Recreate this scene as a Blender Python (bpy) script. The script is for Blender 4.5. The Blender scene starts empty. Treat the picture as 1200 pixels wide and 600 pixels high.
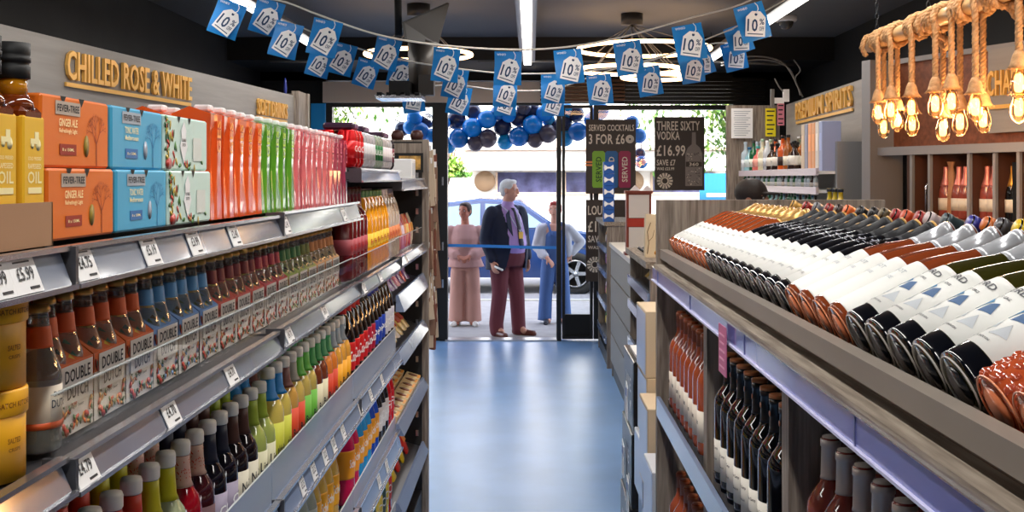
import bpy, math, random
from mathutils import Vector, Matrix
random.seed(7)
R = math.radians
PI = math.pi
F = 1300.0; CX = 622.0; CY = 209.0; CZ = 1.75
col = bpy.context.scene.collection
def P(x, y, Y):
    return Vector(((x - CX) * Y / F, Y, CZ - (y - CY) * Y / F))
# ------------------------------------------------------------------ materials
MATS = {}
def srgb(c):
    return tuple(((v / 12.92) if v <= .04045 else ((v + .055) / 1.055) ** 2.4) for v in c)
def mat(name, c, rough=.5, metal=0., trans=0., emit=0., ecol=None, coat=0., noise=0., nscale=20., alpha=1., ior=1.45, spec=.5, lin=False, bump=0., stretch=None, c2=None):
    if name in MATS: return MATS[name]
    m = bpy.data.materials.new(name); m.use_nodes = True
    nt = m.node_tree; b = nt.nodes['Principled BSDF']
    cc = c if lin else srgb(c)
    b.inputs['Base Color'].default_value = (*cc, 1)
    b.inputs['Roughness'].default_value = rough
    b.inputs['Metallic'].default_value = metal
    b.inputs['Transmission Weight'].default_value = trans
    b.inputs['Coat Weight'].default_value = coat
    b.inputs['Coat Roughness'].default_value = .08
    b.inputs['Alpha'].default_value = alpha
    b.inputs['IOR'].default_value = ior
    b.inputs['Specular IOR Level'].default_value = spec
    if emit:
        e = srgb(ecol) if ecol else cc
        b.inputs['Emission Color'].default_value = (*e, 1)
        b.inputs['Emission Strength'].default_value = emit
    if noise or bump or c2:
        tc = nt.nodes.new('ShaderNodeTexCoord'); mp = nt.nodes.new('ShaderNodeMapping')
        nz = nt.nodes.new('ShaderNodeTexNoise')
        nz.inputs['Scale'].default_value = nscale; nz.inputs['Detail'].default_value = 5
        if stretch: mp.inputs['Scale'].default_value = stretch
        nt.links.new(tc.outputs['Object'], mp.inputs[0]); nt.links.new(mp.outputs[0], nz.inputs['Vector'])
        if noise or c2:
            cr = nt.nodes.new('ShaderNodeValToRGB')
            d2 = srgb(c2) if c2 else tuple(max(0, v * (1 - noise)) for v in cc)
            l2 = cc if c2 else tuple(min(1, v * (1 + noise * .6)) for v in cc)
            cr.color_ramp.elements[0].position = .35; cr.color_ramp.elements[1].position = .65
            cr.color_ramp.elements[0].color = (*d2, 1); cr.color_ramp.elements[1].color = (*l2, 1)
            nt.links.new(nz.outputs['Fac'], cr.inputs[0]); nt.links.new(cr.outputs[0], b.inputs['Base Color'])
        if bump:
            bp = nt.nodes.new('ShaderNodeBump'); bp.inputs['Strength'].default_value = bump; bp.inputs['Distance'].default_value = .01
            nt.links.new(nz.outputs['Fac'], bp.inputs['Height']); nt.links.new(bp.outputs[0], b.inputs['Normal'])
    MATS[name] = m
    return m
def thin_glass(name, tint=(1, 1, 1), refl=.08, rough=.02, k=.5):
    if name in MATS: return MATS[name]
    m = bpy.data.materials.new(name); m.use_nodes = True; nt = m.node_tree
    nt.nodes.clear(); o = nt.nodes.new('ShaderNodeOutputMaterial')
    t = nt.nodes.new('ShaderNodeBsdfTransparent'); t.inputs[0].default_value = (*tint, 1)
    g = nt.nodes.new('ShaderNodeBsdfGlossy'); g.inputs['Roughness'].default_value = rough; g.inputs[0].default_value = (1, 1, 1, 1)
    fr = nt.nodes.new('ShaderNodeLayerWeight'); fr.inputs[0].default_value = .25
    ma = nt.nodes.new('ShaderNodeMath'); ma.operation = 'MULTIPLY_ADD'; ma.inputs[1].default_value = k; ma.inputs[2].default_value = refl
    mx = nt.nodes.new('ShaderNodeMixShader')
    nt.links.new(fr.outputs['Fresnel'], ma.inputs[0]); nt.links.new(ma.outputs[0], mx.inputs[0])
    nt.links.new(t.outputs[0], mx.inputs[1]); nt.links.new(g.outputs[0], mx.inputs[2]); nt.links.new(mx.outputs[0], o.inputs[0])
    MATS[name] = m
    return m
def wood(name, c1, c2, axis='X', scale=6., rough=.55):
    st = {'X': (1, 14, 14), 'Y': (14, 1, 14), 'Z': (14, 14, 1)}[axis]
    return mat(name, c1, rough, c2=c2, nscale=scale, stretch=st, bump=.15)
def C(name, c, rough=.35, **k): return mat(name, c, rough, **k)
WZ = wood('grey_oak_laminate', (.60, .55, .50), (.42, .37, .33), 'Z')
WY = wood('grey_oak_rail', (.62, .57, .51), (.45, .40, .35), 'Y')
WSIGN = wood('pale_grey_board', (.58, .56, .54), (.53, .51, .49), 'X', 1.5)
WGLOW = wood('bulb_lit_brown_board', (.52, .30, .19), (.42, .24, .15), 'Y', 3., .4)  # warm bulb glow on the grey board, put into this brown
STEEL = mat('shelf_steel', (.36, .36, .38), .35, .6)
DARK = mat('dark_grey_metal', (.12, .12, .13), .5)
BACK = mat('dark_back_panel', (.15, .145, .145), .7)
RAIL = mat('price_rail_plastic', (.38, .41, .48), .2, .0, coat=.6)
RAILW = mat('pale_blue_rail', (.50, .56, .68), .22, coat=.5)
CHROME = mat('bright_trim', (.8, .8, .82), .2, .9)
BLACK = mat('black_paint', (.045, .045, .05), .6)
WHITE = mat('white_card', (.93, .93, .93), .5)
INK = mat('dark_ink', (.16, .16, .18), .6)
ACRYL = thin_glass('clear_acrylic', (.97, .98, .98), .012, .02, .16)
PANE = thin_glass('window_glass', (.95, .97, .97), .03)
GOLD = mat('gold_letter', (.93, .72, .38), .3, .35)
CLEAR = mat('clear_glass', (.90, .93, .92), .05, trans=.85, ior=1.35)
# ------------------------------------------------------------------ mesh builder
class MB:
    def __init__(s): s.v = []; s.f = []; s.m = []; s.s = []; s.mats = []
    def mi(s, m):
        if m not in s.mats: s.mats.append(m)
        return s.mats.index(m)
    def add(s, vs, fs, m, smooth=False, M=None):
        o = len(s.v)
        s.v += [tuple(M @ Vector(v)) if M is not None else tuple(v) for v in vs]
        k = s.mi(m)
        for f in fs: s.f.append([i + o for i in f]); s.m.append(k); s.s.append(smooth)
        return s
    def box(s, c, d, m, M=None, bev=0.):
        x, y, z = c; a, b, e = d[0] / 2, d[1] / 2, d[2] / 2
        if bev:
            t = bev; vs = []; idx = {}
            for sx in (-1, 1):
                for sy in (-1, 1):
                    for sz in (-1, 1):
                        for k in range(3):
                            q = [sx * (a - t), sy * (b - t), sz * (e - t)]
                            q[k] = (sx * a, sy * b, sz * e)[k]
                            idx[(sx, sy, sz, k)] = len(vs); vs.append((x + q[0], y + q[1], z + q[2]))
            fs = []
            for k in range(3):
                i, j = [(1, 2), (0, 2), (0, 1)][k]
                for sg in (-1, 1):
                    f = []
                    for u, w in ((-1, -1), (1, -1), (1, 1), (-1, 1)):
                        q = [0, 0, 0]; q[k] = sg; q[i] = u; q[j] = w
                        f.append(idx[(*q, k)])
                    fs.append(f if (sg > 0) ^ (k == 1) else f[::-1])
            for k in range(3):
                i, j = [(1, 2), (0, 2), (0, 1)][k]
                for u in (-1, 1):
                    for w in (-1, 1):
                        q = [0, 0, 0]; q[i] = u; q[j] = w
                        qa = list(q); qa[k] = -1; qb = list(q); qb[k] = 1
                        f = [idx[(*qa, i)], idx[(*qb, i)], idx[(*qb, j)], idx[(*qa, j)]]
                        fs.append(f if (u * w > 0) ^ (k == 1) else f[::-1])
            for sx in (-1, 1):
                for sy in (-1, 1):
                    for sz in (-1, 1):
                        f = [idx[(sx, sy, sz, k)] for k in range(3)]
                        fs.append(f if sx * sy * sz > 0 else f[::-1])
            return s.add(vs, fs, m, False, M)
        vs = [(x + i * a, y + j * b, z + k * e) for i in (-1, 1) for j in (-1, 1) for k in (-1, 1)]
        return s.add(vs, [(0, 1, 3, 2), (4, 6, 7, 5), (0, 4, 5, 1), (2, 3, 7, 6), (0, 2, 6, 4), (1, 5, 7, 3)], m, False, M)
    def lathe(s, pr, m, n=16, c=(0, 0, 0), M=None, smooth=True, sx=1, sy=1):
        vs = []; fs = []
        for r, z in pr:
            for i in range(n):
                a = 2 * PI * i / n; vs.append((c[0] + r * math.cos(a) * sx, c[1] + r * math.sin(a) * sy, c[2] + z))
        for j in range(len(pr) - 1):
            for i in range(n):
                k = (i + 1) % n; fs.append((j * n + i, j * n + k, (j + 1) * n + k, (j + 1) * n + i))
        if pr[0][0] > 1e-6: fs.append(tuple(range(n))[::-1])
        if pr[-1][0] > 1e-6: fs.append(tuple((len(pr) - 1) * n + i for i in range(n)))
        return s.add(vs, fs, m, smooth, M)
    def cyl(s, a, b, r, m, n=12, r2=None, smooth=True):
        a = Vector(a); b = Vector(b); d = b - a; q = Vector((0, 0, 1)).rotation_difference(d.normalized()).to_matrix().to_4x4()
        return s.lathe([(r, 0), (r2 if r2 is not None else r, d.length)], m, n, M=Matrix.Translation(a) @ q, smooth=smooth)
    def tube(s, pts, r, m, n=8, closed=False):
        pts = [Vector(p) for p in pts]; N = len(pts); vs = []; fs = []
        up = Vector((0, 0, 1)); prev = None
        for i, p in enumerate(pts):
            if closed: t = (pts[(i + 1) % N] - pts[i - 1])
            else: t = pts[min(i + 1, N - 1)] - pts[max(i - 1, 0)]
            t.normalize()
            if prev is None:
                prev = t.orthogonal().normalized()
            u = (prev - t * prev.dot(t)).normalized(); w = t.cross(u); prev = u
            rr = r[i] if isinstance(r, (list, tuple)) else r
            for k in range(n):
                a = 2 * PI * k / n; vs.append(p + (u * math.cos(a) + w * math.sin(a)) * rr)
        for i in range(N if closed else N - 1):
            j = (i + 1) % N
            for k in range(n):
                l = (k + 1) % n; fs.append((i * n + k, i * n + l, j * n + l, j * n + k))
        if not closed: fs.append(tuple(range(n))[::-1]); fs.append(tuple((N - 1) * n + k for k in range(n)))
        return s.add(vs, fs, m, True)
    def prism(s, pts, z0, z1, m, M=None):     # CCW polygon in xy, extruded in z
        n = len(pts); vs = [(x, y, z0) for x, y in pts] + [(x, y, z1) for x, y in pts]
        fs = [tuple(range(n))[::-1], tuple(range(n, 2 * n))] + [(i, (i + 1) % n, n + (i + 1) % n, n + i) for i in range(n)]
        return s.add(vs, fs, m, False, M)
    def ball(s, c, r, m, n=14, k=8, M=None):
        if not isinstance(r, (tuple, list)): r = (r, r, r)
        pr = [(math.sin(PI * i / k), -math.cos(PI * i / k)) for i in range(k + 1)]
        pr[0] = (0.001, -1); pr[-1] = (.001, 1)
        T = Matrix.Translation(c) @ Matrix.Diagonal((*r, 1))
        return s.lathe(pr, m, n, M=(M @ T) if M is not None else T)
    def quad(s, a, b, c, d, m): return s.add([a, b, c, d], [(0, 1, 2, 3)], m)
    def mesh(s, name):
        me = bpy.data.meshes.new(name); me.from_pydata(s.v, [], s.f)
        for m in s.mats: me.materials.append(m)
        me.polygons.foreach_set('material_index', s.m); me.polygons.foreach_set('use_smooth', s.s)
        me.validate(); me.update()
        return me
    def build(s, name, parent=None, loc=None):
        o = bpy.data.objects.new(name, s.mesh(name)); col.objects.link(o)
        if parent is not None: o.parent = parent; KIDS.setdefault(parent.name, []).append(o)
        if loc is not None: o.location = loc
        return o
KIDS = {}
def tag(o, label=None, cat=None, group=None, kind=None):
    if label: o['label'] = label
    if cat: o['category'] = cat
    if group: o['group'] = group
    if kind: o['kind'] = kind
    return o
def empty(name, loc=(0, 0, 0), rz=0., label=None, cat=None, group=None):
    o = bpy.data.objects.new(name, None); col.objects.link(o); o.location = loc; o.rotation_euler = (0, 0, rz)
    o.empty_display_size = .05
    return tag(o, label, cat, group)
def copy_tree(o, parent=None):
    c = o.copy(); col.objects.link(c)
    if parent is not None: c.parent = parent; KIDS.setdefault(parent.name, []).append(c)
    for ch in KIDS.get(o.name, []): copy_tree(ch, c)
    return c
PROTO = {}
def spawn(key, builder, loc, rot=(0, 0, 0), label=None, cat=None, group=None, scale=None):
    if key in PROTO: o = copy_tree(PROTO[key])
    else: o = builder(); PROTO[key] = o
    o.location = loc; o.rotation_euler = rot
    if scale: o.scale = (scale,) * 3
    return tag(o, label, cat, group)
def struct(name, mb): return tag(mb.build(name), kind='structure')
ORD = ('first second third fourth fifth sixth seventh eighth ninth tenth eleventh twelfth thirteenth fourteenth fifteenth sixteenth '
       'seventeenth eighteenth nineteenth twentieth').split()
def ordw(i):
    n = i + 1
    if n <= 20: return ORD[i]
    t, u = divmod(n, 10)
    return {2: 'twenty', 3: 'thirty', 4: 'forty', 5: 'fifty'}[t] + '-' + ORD[u - 1] if u else {3: 'thirtieth', 4: 'fortieth', 5: 'fiftieth'}[t]
# ------------------------------------------------------------------ lettering
TXT = {}
def text_geo(t):
    if t in TXT: return TXT[t]
    cu = bpy.data.curves.new('t', 'FONT'); cu.body = t; cu.size = 1; cu.resolution_u = 2; cu.offset = .018
    cu.space_character = 1.05
    ob = bpy.data.objects.new('t', cu); col.objects.link(ob)
    me = bpy.data.meshes.new_from_object(ob)
    vs = [v.co.copy() for v in me.vertices]; fs = [tuple(p.vertices) for p in me.polygons]
    ed = {}
    for f in fs:
        for i in range(len(f)):
            e = (f[i], f[(i + 1) % len(f)]); k = tuple(sorted(e)); ed[k] = None if k in ed else e
    edge = [e for e in ed.values() if e]
    bpy.data.objects.remove(ob); bpy.data.curves.remove(cu); bpy.data.meshes.remove(me)
    x0 = min(v.x for v in vs); x1 = max(v.x for v in vs); y0 = min(v.y for v in vs); y1 = max(v.y for v in vs)
    TXT[t] = (vs, fs, edge, x0, x1, y0, y1)
    return TXT[t]
def text(mb, t, M, w, h, m, depth=0., anchor='c', wrap=None):
    """letters w by h laid on the plane M (x right, y up, z out); wrap=(R, a0, z0) bends them round a cylinder"""
    vs, fs, edge, x0, x1, y0, y1 = text_geo(t)
    sx = w / (x1 - x0); sy = h / (y1 - y0)
    ox = {'c': (x0 + x1) / 2, 'l': x0, 'r': x1}[anchor]; oy = (y0 + y1) / 2
    pts = [((v.x - ox) * sx, (v.y - oy) * sy) for v in vs]
    if wrap:
        Rr, a0, z0 = wrap
        mb.add([(Rr * math.cos(a0 + x / Rr), Rr * math.sin(a0 + x / Rr), z0 + y) for x, y in pts], fs, m, True)
        return
    if depth:
        n = len(pts)
        V = [(x, y, depth) for x, y in pts] + [(x, y, 0) for x, y in pts]
        mb.add(V, fs + [(a, n + a, n + b, b) for a, b in edge], m, False, M)
    else: mb.add([(x, y, 0) for x, y in pts], fs, m, False, M)
def frame(o, right, out=None, up=(0, 0, 1)):
    r = Vector(right).normalized(); u = Vector(up).normalized(); n = r.cross(u)
    M = Matrix((r, u, n)).transposed().to_4x4(); M.translation = Vector(o)
    return M
FX = lambda o: frame(o, (0, 1, 0))      # facing +X
FXN = lambda o: frame(o, (0, -1, 0))    # facing -X
FY = lambda o: frame(o, (1, 0, 0))      # facing -Y, the camera
# ------------------------------------------------------------------ bottles
PROF = {
 'wine': [(.030, 0), (.0365, .004), (.0375, .015), (.0375, .185), (.036, .198), (.028, .214), (.018, .228), (.0150, .240), (.0140, .285), (.0155, .286), (.0155, .297), (.014, .300)],
 'flute': [(.032, 0), (.0385, .004), (.0390, .015), (.0385, .135), (.036, .160), (.029, .190), (.020, .218), (.0155, .240), (.0145, .285), (.0160, .286), (.0160, .297), (.0145, .300)],
 'stubby': [(.022, 0), (.0265, .003), (.027, .01), (.027, .09), (.0252, .102), (.019, .119), (.0160, .130), (.0140, .150), (.0125, .160), (.0115, .169), (.013, .170), (.013, .177)],
 'presse': [(.026, 0), (.0325, .004), (.033, .012), (.0352, .012), (.0355, .125), (.0345, .142), (.030, .156), (.022, .168), (.0172, .180), (.0150, .205), (.0140, .228), (.0145, .247)],
 'tallpresse': [(.028, 0), (.0345, .004), (.035, .012), (.0368, .012), (.037, .160), (.0355, .176), (.030, .190), (.022, .201), (.0172, .213), (.0148, .245), (.0145, .264)],
 'soda': [(.030, 0), (.043, .008), (.0445, .03), (.043, .09), (.0445, .10), (.0445, .17), (.042, .19), (.033, .225), (.020, .255), (.0145, .268), (.0145, .285)],
 'champ': [(.036, 0), (.0435, .004), (.044, .015), (.044, .130), (.040, .165), (.030, .200), (.020, .235), (.0155, .265), (.0155, .300)],
 'spirit': [(.034, 0), (.040, .004), (.041, .015), (.041, .165), (.038, .185), (.022, .200), (.0155, .215), (.0145, .265), (.016, .27), (.016, .285)],
 'squat': [(.040, 0), (.050, .006), (.052, .02), (.050, .10), (.040, .14), (.020, .16), (.015, .18), (.015, .21), (.019, .212), (.019, .232)],
}
def rat(pr, z):
    for (r0, z0), (r1, z1) in zip(pr, pr[1:]):
        if z0 <= z <= z1: return r0 + (r1 - r0) * ((z - z0) / max(1e-6, z1 - z0))
    return pr[-1][0]
def band(pr, z0, z1, off, extra=()):
    zs = sorted({z0, z1, *[z for _, z in pr if z0 < z < z1]})
    p = [(rat(pr, z) + off, z) for z in zs]
    return p
def bottle(kind, glass, label=None, lz=(.05, .13), cap=None, cz=None, sleeve=None, sz=None, words=None, winkm=None, n=16, a0=0., name='wine_bottle', stripes=None, patch=None, capn=None):
    pr = PROF[kind]; H = pr[-1][1]
    def b():
        r = empty(name)
        MB().lathe(pr, glass, n).build('glass_body', r)
        if label:
            L = MB().lathe([(rat(pr, lz[0]), lz[0])] + band(pr, *lz, .0005) + [(rat(pr, lz[1]), lz[1])], label, n)
            lab = L.build('paper_label', r)
            if stripes:
                Q = MB()
                for z0, z1, m in stripes: Q.lathe([(rat(pr, z0), z0)] + band(pr, z0, z1, .0009) + [(rat(pr, z1), z1)], m, n)
                Q.build('label_band', lab)
            if words:
                Q = MB()
                for t, w, h, z in words: text(Q, t, None, w, h, winkm or INK, wrap=(rat(pr, z) + .0014, a0, z))
                Q.build('lettering', lab)
            if patch:
                Q = MB(); patch(Q, rat(pr, .1) + .0011, a0); Q.build('printed_motif', lab)
        if sleeve:
            MB().lathe([(rat(pr, sz[0]), sz[0])] + band(pr, *sz, .0006) + [(rat(pr, sz[1]), sz[1])], sleeve, n).build('neck_sleeve', r)
        if cap:
            z0 = cz if cz else H - .022
            cp = [(rat(pr, z0) + .0006, z0)] + [(max(q, .0155 if kind in ('presse', 'tallpresse') else 0) + .0008, z) for q, z in pr if z > z0]
            rr = cp[-1][0]
            cp = cp[:-1] + [(max(rr, .0162 if kind in ('presse', 'tallpresse') else .0150 if kind != 'stubby' else .0132), H - .003), (rr * .9, H + .002), (.001, H + .0025)]
            MB().lathe(cp, cap, n).build(capn or ('foil_cap' if cz else 'cap'), r)
        return r
    return b
# ================================================================== the room
FRONT = 12.0
floor_m = mat('blue_grey_vinyl_floor', (.48, .65, .86), .30, noise=.08, nscale=2.5, spec=.6)
struct('floor', MB().box((0, 4.5, -.05), (7.2, 15.1, .1), floor_m))
struct('ceiling', MB().box((0, 4.5, 3.15), (7.2, 15.1, .1), mat('grey_ceiling', (.42, .43, .45), .8)))
wl = mat('black_wall', (.085, .09, .095), .7, noise=.3, nscale=3)
struct('wall_left', MB().box((-2.95, 4.5, 1.55), (.1, 15.1, 3.1), wl))
struct('wall_right', MB().box((2.95, 4.5, 1.55), (.1, 15.1, 3.1), wl))
struct('wall_back', MB().box((0, -3.0, 1.55), (5.8, .1, 3.1), mat('cream_wall', (.75, .74, .72), .8)))
# front wall around the openings
fw = mat('charcoal_frame', (.085, .085, .09), .45)
q = MB()
q.box((-2.56, 12.0, 1.55), (.72, .2, 3.1), wl)            # left pier
q.box((2.54, 12.0, 1.55), (.74, .2, 3.1), wl)             # right pier
q.box((0, 12.0, 2.95), (5.8, .2, .3), wl)
struct('wall_front', q)
struct('shading_facade', MB().box((0, 12.15, 4.75), (9, .5, 3.3), mat('outer_brick', (.5, .4, .33), .8)))  # unseen upper wall, added to shade the people outside
q = MB()
q.box((-.72, 11.86, 2.67), (3.0, .06, .22), mat('beige_fascia', (.86, .78, .70), .5)); struct('trim_1', q)
q = MB()                                                    # bulkhead
q.box((0, 11.2, 2.99), (5.8, 1.2, .22), mat('bulkhead_dark', (.10, .09, .085), .6)); struct('trim_2', q)
q = MB(); br = mat('bronze_slat', (.34, .22, .14), .4, .3)
for k in range(6): q.box((.55, 11.80 , 2.585 + k * .04), (.90, .05, .026), br)
q.box((.55, 11.86, 2.68), (.9, .04, .26), BLACK)
tag(q.build('shutter_grille', loc=(0, 0, 0)), 'bronze slatted shutter grille above the shop window beside the beige fascia', 'shutter')
q = MB()
for k in range(7): q.box((1.75, 11.83, 2.56 + k * .04), (1.5, .05, .037), mat('shutter_black', (.09, .09, .09), .4, .5))
tag(q.build('roller_shutter'), 'rolled black shutter box over the right window by the wall cables', 'shutter')
# window and door frames
def fr(mb, x0, x1, z0, z1, t, d=.1, Y=12.0, m=fw):
    mb.box(((x0 + x1) / 2, Y, z1 - t / 2), (x1 - x0, d, t), m); mb.box(((x0 + x1) / 2, Y, z0 + t / 2), (x1 - x0, d, t), m)
    mb.box((x0 + t / 2, Y, (z0 + z1) / 2), (t, d, z1 - z0 - 2 * t), m); mb.box((x1 - t / 2, Y, (z0 + z1) / 2), (t, d, z1 - z0 - 2 * t), m)
q = MB(); fr(q, -2.22, -.98, .0, 2.60, .08); w1 = struct('window_1', q)
MB().box((-1.6, 12.0, 1.3), (1.08, .012, 2.44), PANE).build('pane', w1)
q = MB(); q.box((-.94, 12.0, 1.27), (.085, .14, 2.54), fw); q.box((-.32, 12.0, 2.57), (1.32, .14, .06), fw)
q.box((.303, 12.0, 1.27), (.05, .14, 2.54), fw); q.box((-.32, 12.0, .008), (1.2, .2, .016), mat('steel_threshold', (.75, .76, .78), .3, .7))
d1 = struct('door_1', q)
q = MB()
for z in (1.72, 1.02, .62): q.box((-.945, 11.92, z), (.02, .02, .09), CHROME)
q.build('door_lock', d1)
q = MB(); fr(q, .34, .67, .02, 2.54, .03); q.box((.505, 12.0, .16), (.27, .05, .24), BLACK); d2 = struct('door_2', q)
MB().box((.505, 12.0, 1.38), (.27, .012, 2.2), PANE).build('pane', d2)
q = MB(); fr(q, .68, 2.17, .02, 2.54, .05); q.box((1.425, 12.0, .38), (1.39, .08, .66), fw)
w2 = struct('window_2', q); MB().box((1.425, 12.0, 1.6), (1.39, .012, 1.78), PANE).build('pane', w2)
q = MB(); q.box((-2.27, 11.86, 1.3), (.15, .05, 2.5), mat('sky_blue_vinyl', (.10, .60, .88), .4)); struct('trim_3', q)
# baseboards and hidden plinths
struct('baseboard_left', MB().box((-2.88, 4.5, .06), (.03, 14, .12), DARK)); struct('baseboard_right', MB().box((2.88, 4.5, .06), (.03, 14, .12), DARK))
# ------------------------------------------------------------------ linear LED lights
LED = mat('led_diffuser', (1, 1, 1), .5, emit=6., ecol=(1, .97, .93))
def linear(x, y0, y1, z, label, w=.05):
    r = empty('linear_light', (x, (y0 + y1) / 2, z), 0, label, 'ceiling light', 'linear ceiling lights')
    L = y1 - y0
    MB().box((0, 0, .03), (w + .07, L, .04), mat('light_housing', (.38, .38, .40), .4, .3)).build('housing', r)
    MB().box((0, 0, -.004), (w, L - .02, .028), LED).build('diffuser', r)
    q = MB()
    for s in (-1, 1):
        q.cyl((0, s * L * .42, .05), (0, s * L * .42, 3.09 - z), .003, DARK, 6)
    q.build('suspension_wire', r)
linear(-.03, 6.2, 10.6, 2.85, 'long white linear light running down the middle of the ceiling', .07)
linear(-.03, 1.0, 5.6, 2.85, 'added linear light over the aisle nearest the camera, out of the top of frame', .07)  # unseen tube, added to carry the middle row on for overhead light
linear(1.66, 6.6, 10.5, 2.85, 'slim white linear light on the right, behind the right end of the bunting')
linear(1.66, 1.0, 6.0, 2.85, 'added unseen linear light on the right above the wine display')  # added out of view for overhead light on the wine side
linear(-1.80, 6.6, 10.5, 2.85, 'slim white linear light on the left, half hidden by blue flags')
linear(-1.80, 1.0, 6.0, 2.85, 'added unseen linear light on the left above the mixer shelves')  # added out of view for overhead light on the shelves
# ------------------------------------------------------------------ ring pendants
WARM = mat('warm_led', (1, .9, .75), .5, emit=7., ecol=(1, .80, .58))
def ring_light(cx, Y, rings, zc, label, canopy):
    r = empty('ring_pendant', (cx, Y, zc), 0, label, 'pendant light', 'ring pendants')
    MB().lathe([(.09, -.09), (.09, -.002), (.001, -.001)], mat('canopy_dark', (.12, .12, .13), .4), 24, c=(canopy, 0, .0)).build('ceiling_rose', r)
    for dx, dz, rad in rings:
        N = 64
        pts = [(dx + rad * math.cos(2 * PI * k / N), rad * math.sin(2 * PI * k / N), dz) for k in range(N)]
        o = MB().tube(pts, .016, WARM, 8, True).build('light_ring', r)
        q = MB()
        for k in range(4):
            a = PI / 4 + k * PI / 2
            q.cyl((dx + rad * math.cos(a), rad * math.sin(a), dz), (canopy, 0, -.09), .004, mat('wire_grey', (.5, .5, .5), .4), 6)
        q.build('suspension_wire', o)
ring_light(.93, 9.1, [(0, -.29, .54), (-.12, -.46, .42), (.1, -.52, .28)], 3.1, 'stacked warm glowing ring pendant hung right of centre, behind the bunting', -.10)
ring_light(-.87, 8.6, [(0, -.39, .41)], 3.1, 'single warm glowing ring pendant hung left of centre, behind the screen', 0.)
# ------------------------------------------------------------------ ceiling monitor and bits
r = empty('ceiling_monitor', P(497, 30, 6.6), 0, 'black flat screen hung from the ceiling pole, tilted down, left of centre', 'monitor')
o = Vector(P(497, 30, 6.6))
q = MB(); a = [P(471, 26, 6.2) - o, P(524, 3, 6.9) - o, P(511, 52, 6.9) - o, P(474, 46, 6.2) - o]
th = Vector((.012, .03, .0))
vs = a + [p + th * 1.0 for p in a]
q.add(vs, [(0, 3, 2, 1), (4, 5, 6, 7), (0, 1, 5, 4), (1, 2, 6, 5), (2, 3, 7, 6), (3, 0, 4, 7)], mat('screen_black', (.03, .03, .03), .7)); q.build('screen', r)
q = MB(); c1 = P(496, 48, 6.7) - o; c2 = P(489, 112, 6.7) - o
q.cyl(c1, c2, .095, mat('bracket_grey', (.30, .28, .26), .4, .4), 4, .05); q.box(P(500, 100, 6.65) - o, (.09, .09, .12), mat('bracket_grey', (.3, .28, .26))); q.build('mounting_column', r)
q = MB(); q.cyl(P(466, -30, 6.5) - o, P(467, 42, 6.5) - o, .022, BLACK, 10); q.build('ceiling_pole', r)
q = MB(); cc = P(470, 115, 6.6) - o
q.box(cc, (.27, .3, .02), CHROME)
for k in range(5): q.box(cc + Vector((-.11 + k * .055, 0, .014)), (.028, .3, .02), BLACK)
q.box(cc + Vector((.0, 0, .06)), (.12, .2, .07), BLACK)
q.build('slotted_tray', r)
# security camera dome, spotlights
r = empty('dome_camera', P(921, 24, 8.6), 0, 'small white dome camera on the dark wall behind the blue flags', 'camera')
MB().lathe([(.075, -.01), (.085, 0), (.085, .03), (.001, .031)], WHITE, 20).build('mounting_base', r)
MB().ball((0, 0, -.01), .06, mat('dome_smoke', (.25, .25, .25), .1)).build('dome', r)
for k, (x, y) in enumerate(((499, 90), (513, 90))):
    r = empty('spotlight', P(x, y, 10.5), 0, ('left' if k == 0 else 'right') + ' of the twin round spotlights under the bulkhead by the flags', 'spotlight', 'twin bulkhead spotlights')
    MB().lathe([(.05, -.04), (.05, .04)], WHITE, 18, M=Matrix.Rotation(R(90), 4, 'X')).build('spotlight_housing', r)
    MB().lathe([(.036, .035), (.036, .043)], BLACK, 18, M=Matrix.Rotation(R(90), 4, 'X')).build('lens', r)
# cables at right
cab = mat('grey_cable', (.45, .44, .43), .5)
for k, (pts, lb) in enumerate((([(845, 74), (880, 66), (915, 72), (932, 95), (938, 112)], 'grey cable looping highest over the right bulkhead to the wall'),
               ([(845, 77), (890, 70), (922, 78), (934, 100), (941, 114)], 'grey cable running just under the highest one on the right bulkhead'),
               ([(930, 70), (938, 82), (932, 92), (938, 108)], 'short grey cable kinked against the dark right wall'),
               ([(908, 92), (914, 103), (922, 110)], 'thin cable stub above the yellow poster corner'))):
    q = MB(); Pp = [P(x, y, 10.0) for x, y in pts]; S = []
    for i in range(len(Pp) - 1):
        p0 = Pp[max(i - 1, 0)]; p1 = Pp[i]; p2 = Pp[i + 1]; p3 = Pp[min(i + 2, len(Pp) - 1)]
        for t in range(6):
            t /= 6.; S.append(.5 * ((2 * p1) + (p2 - p0) * t + (2 * p0 - 5 * p1 + 4 * p2 - p3) * t * t + (3 * p1 - p0 - 3 * p2 + p3) * t ** 3))
    S.append(Pp[-1]); q.tube(S, .007, cab, 6); tag(q.build('cable'), lb, 'cable', 'cables on the right wall')
q = MB(); q.box(P(905, 115, 10.0), (.03, .04, .16), cab); q.box(P(921, 112, 10.0), (.05, .05, .11), WHITE); q.box(P(912, 118, 10.0), (.1, .03, .05), WHITE)
tag(q.build('junction_box'), 'small white junction box and conduit on top of the grey corner board', 'junction box')
q = MB(); q.cyl(P(800, 71, 10.4), P(930, 76, 10.4), .011, cab, 8); q.cyl(P(316, 72, 10.4), P(384, 73, 10.4), .01, cab, 8); q.cyl(P(560, 72, 10.55), P(800, 72, 10.55), .01, cab, 8)
struct('trim_4', q)
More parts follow.
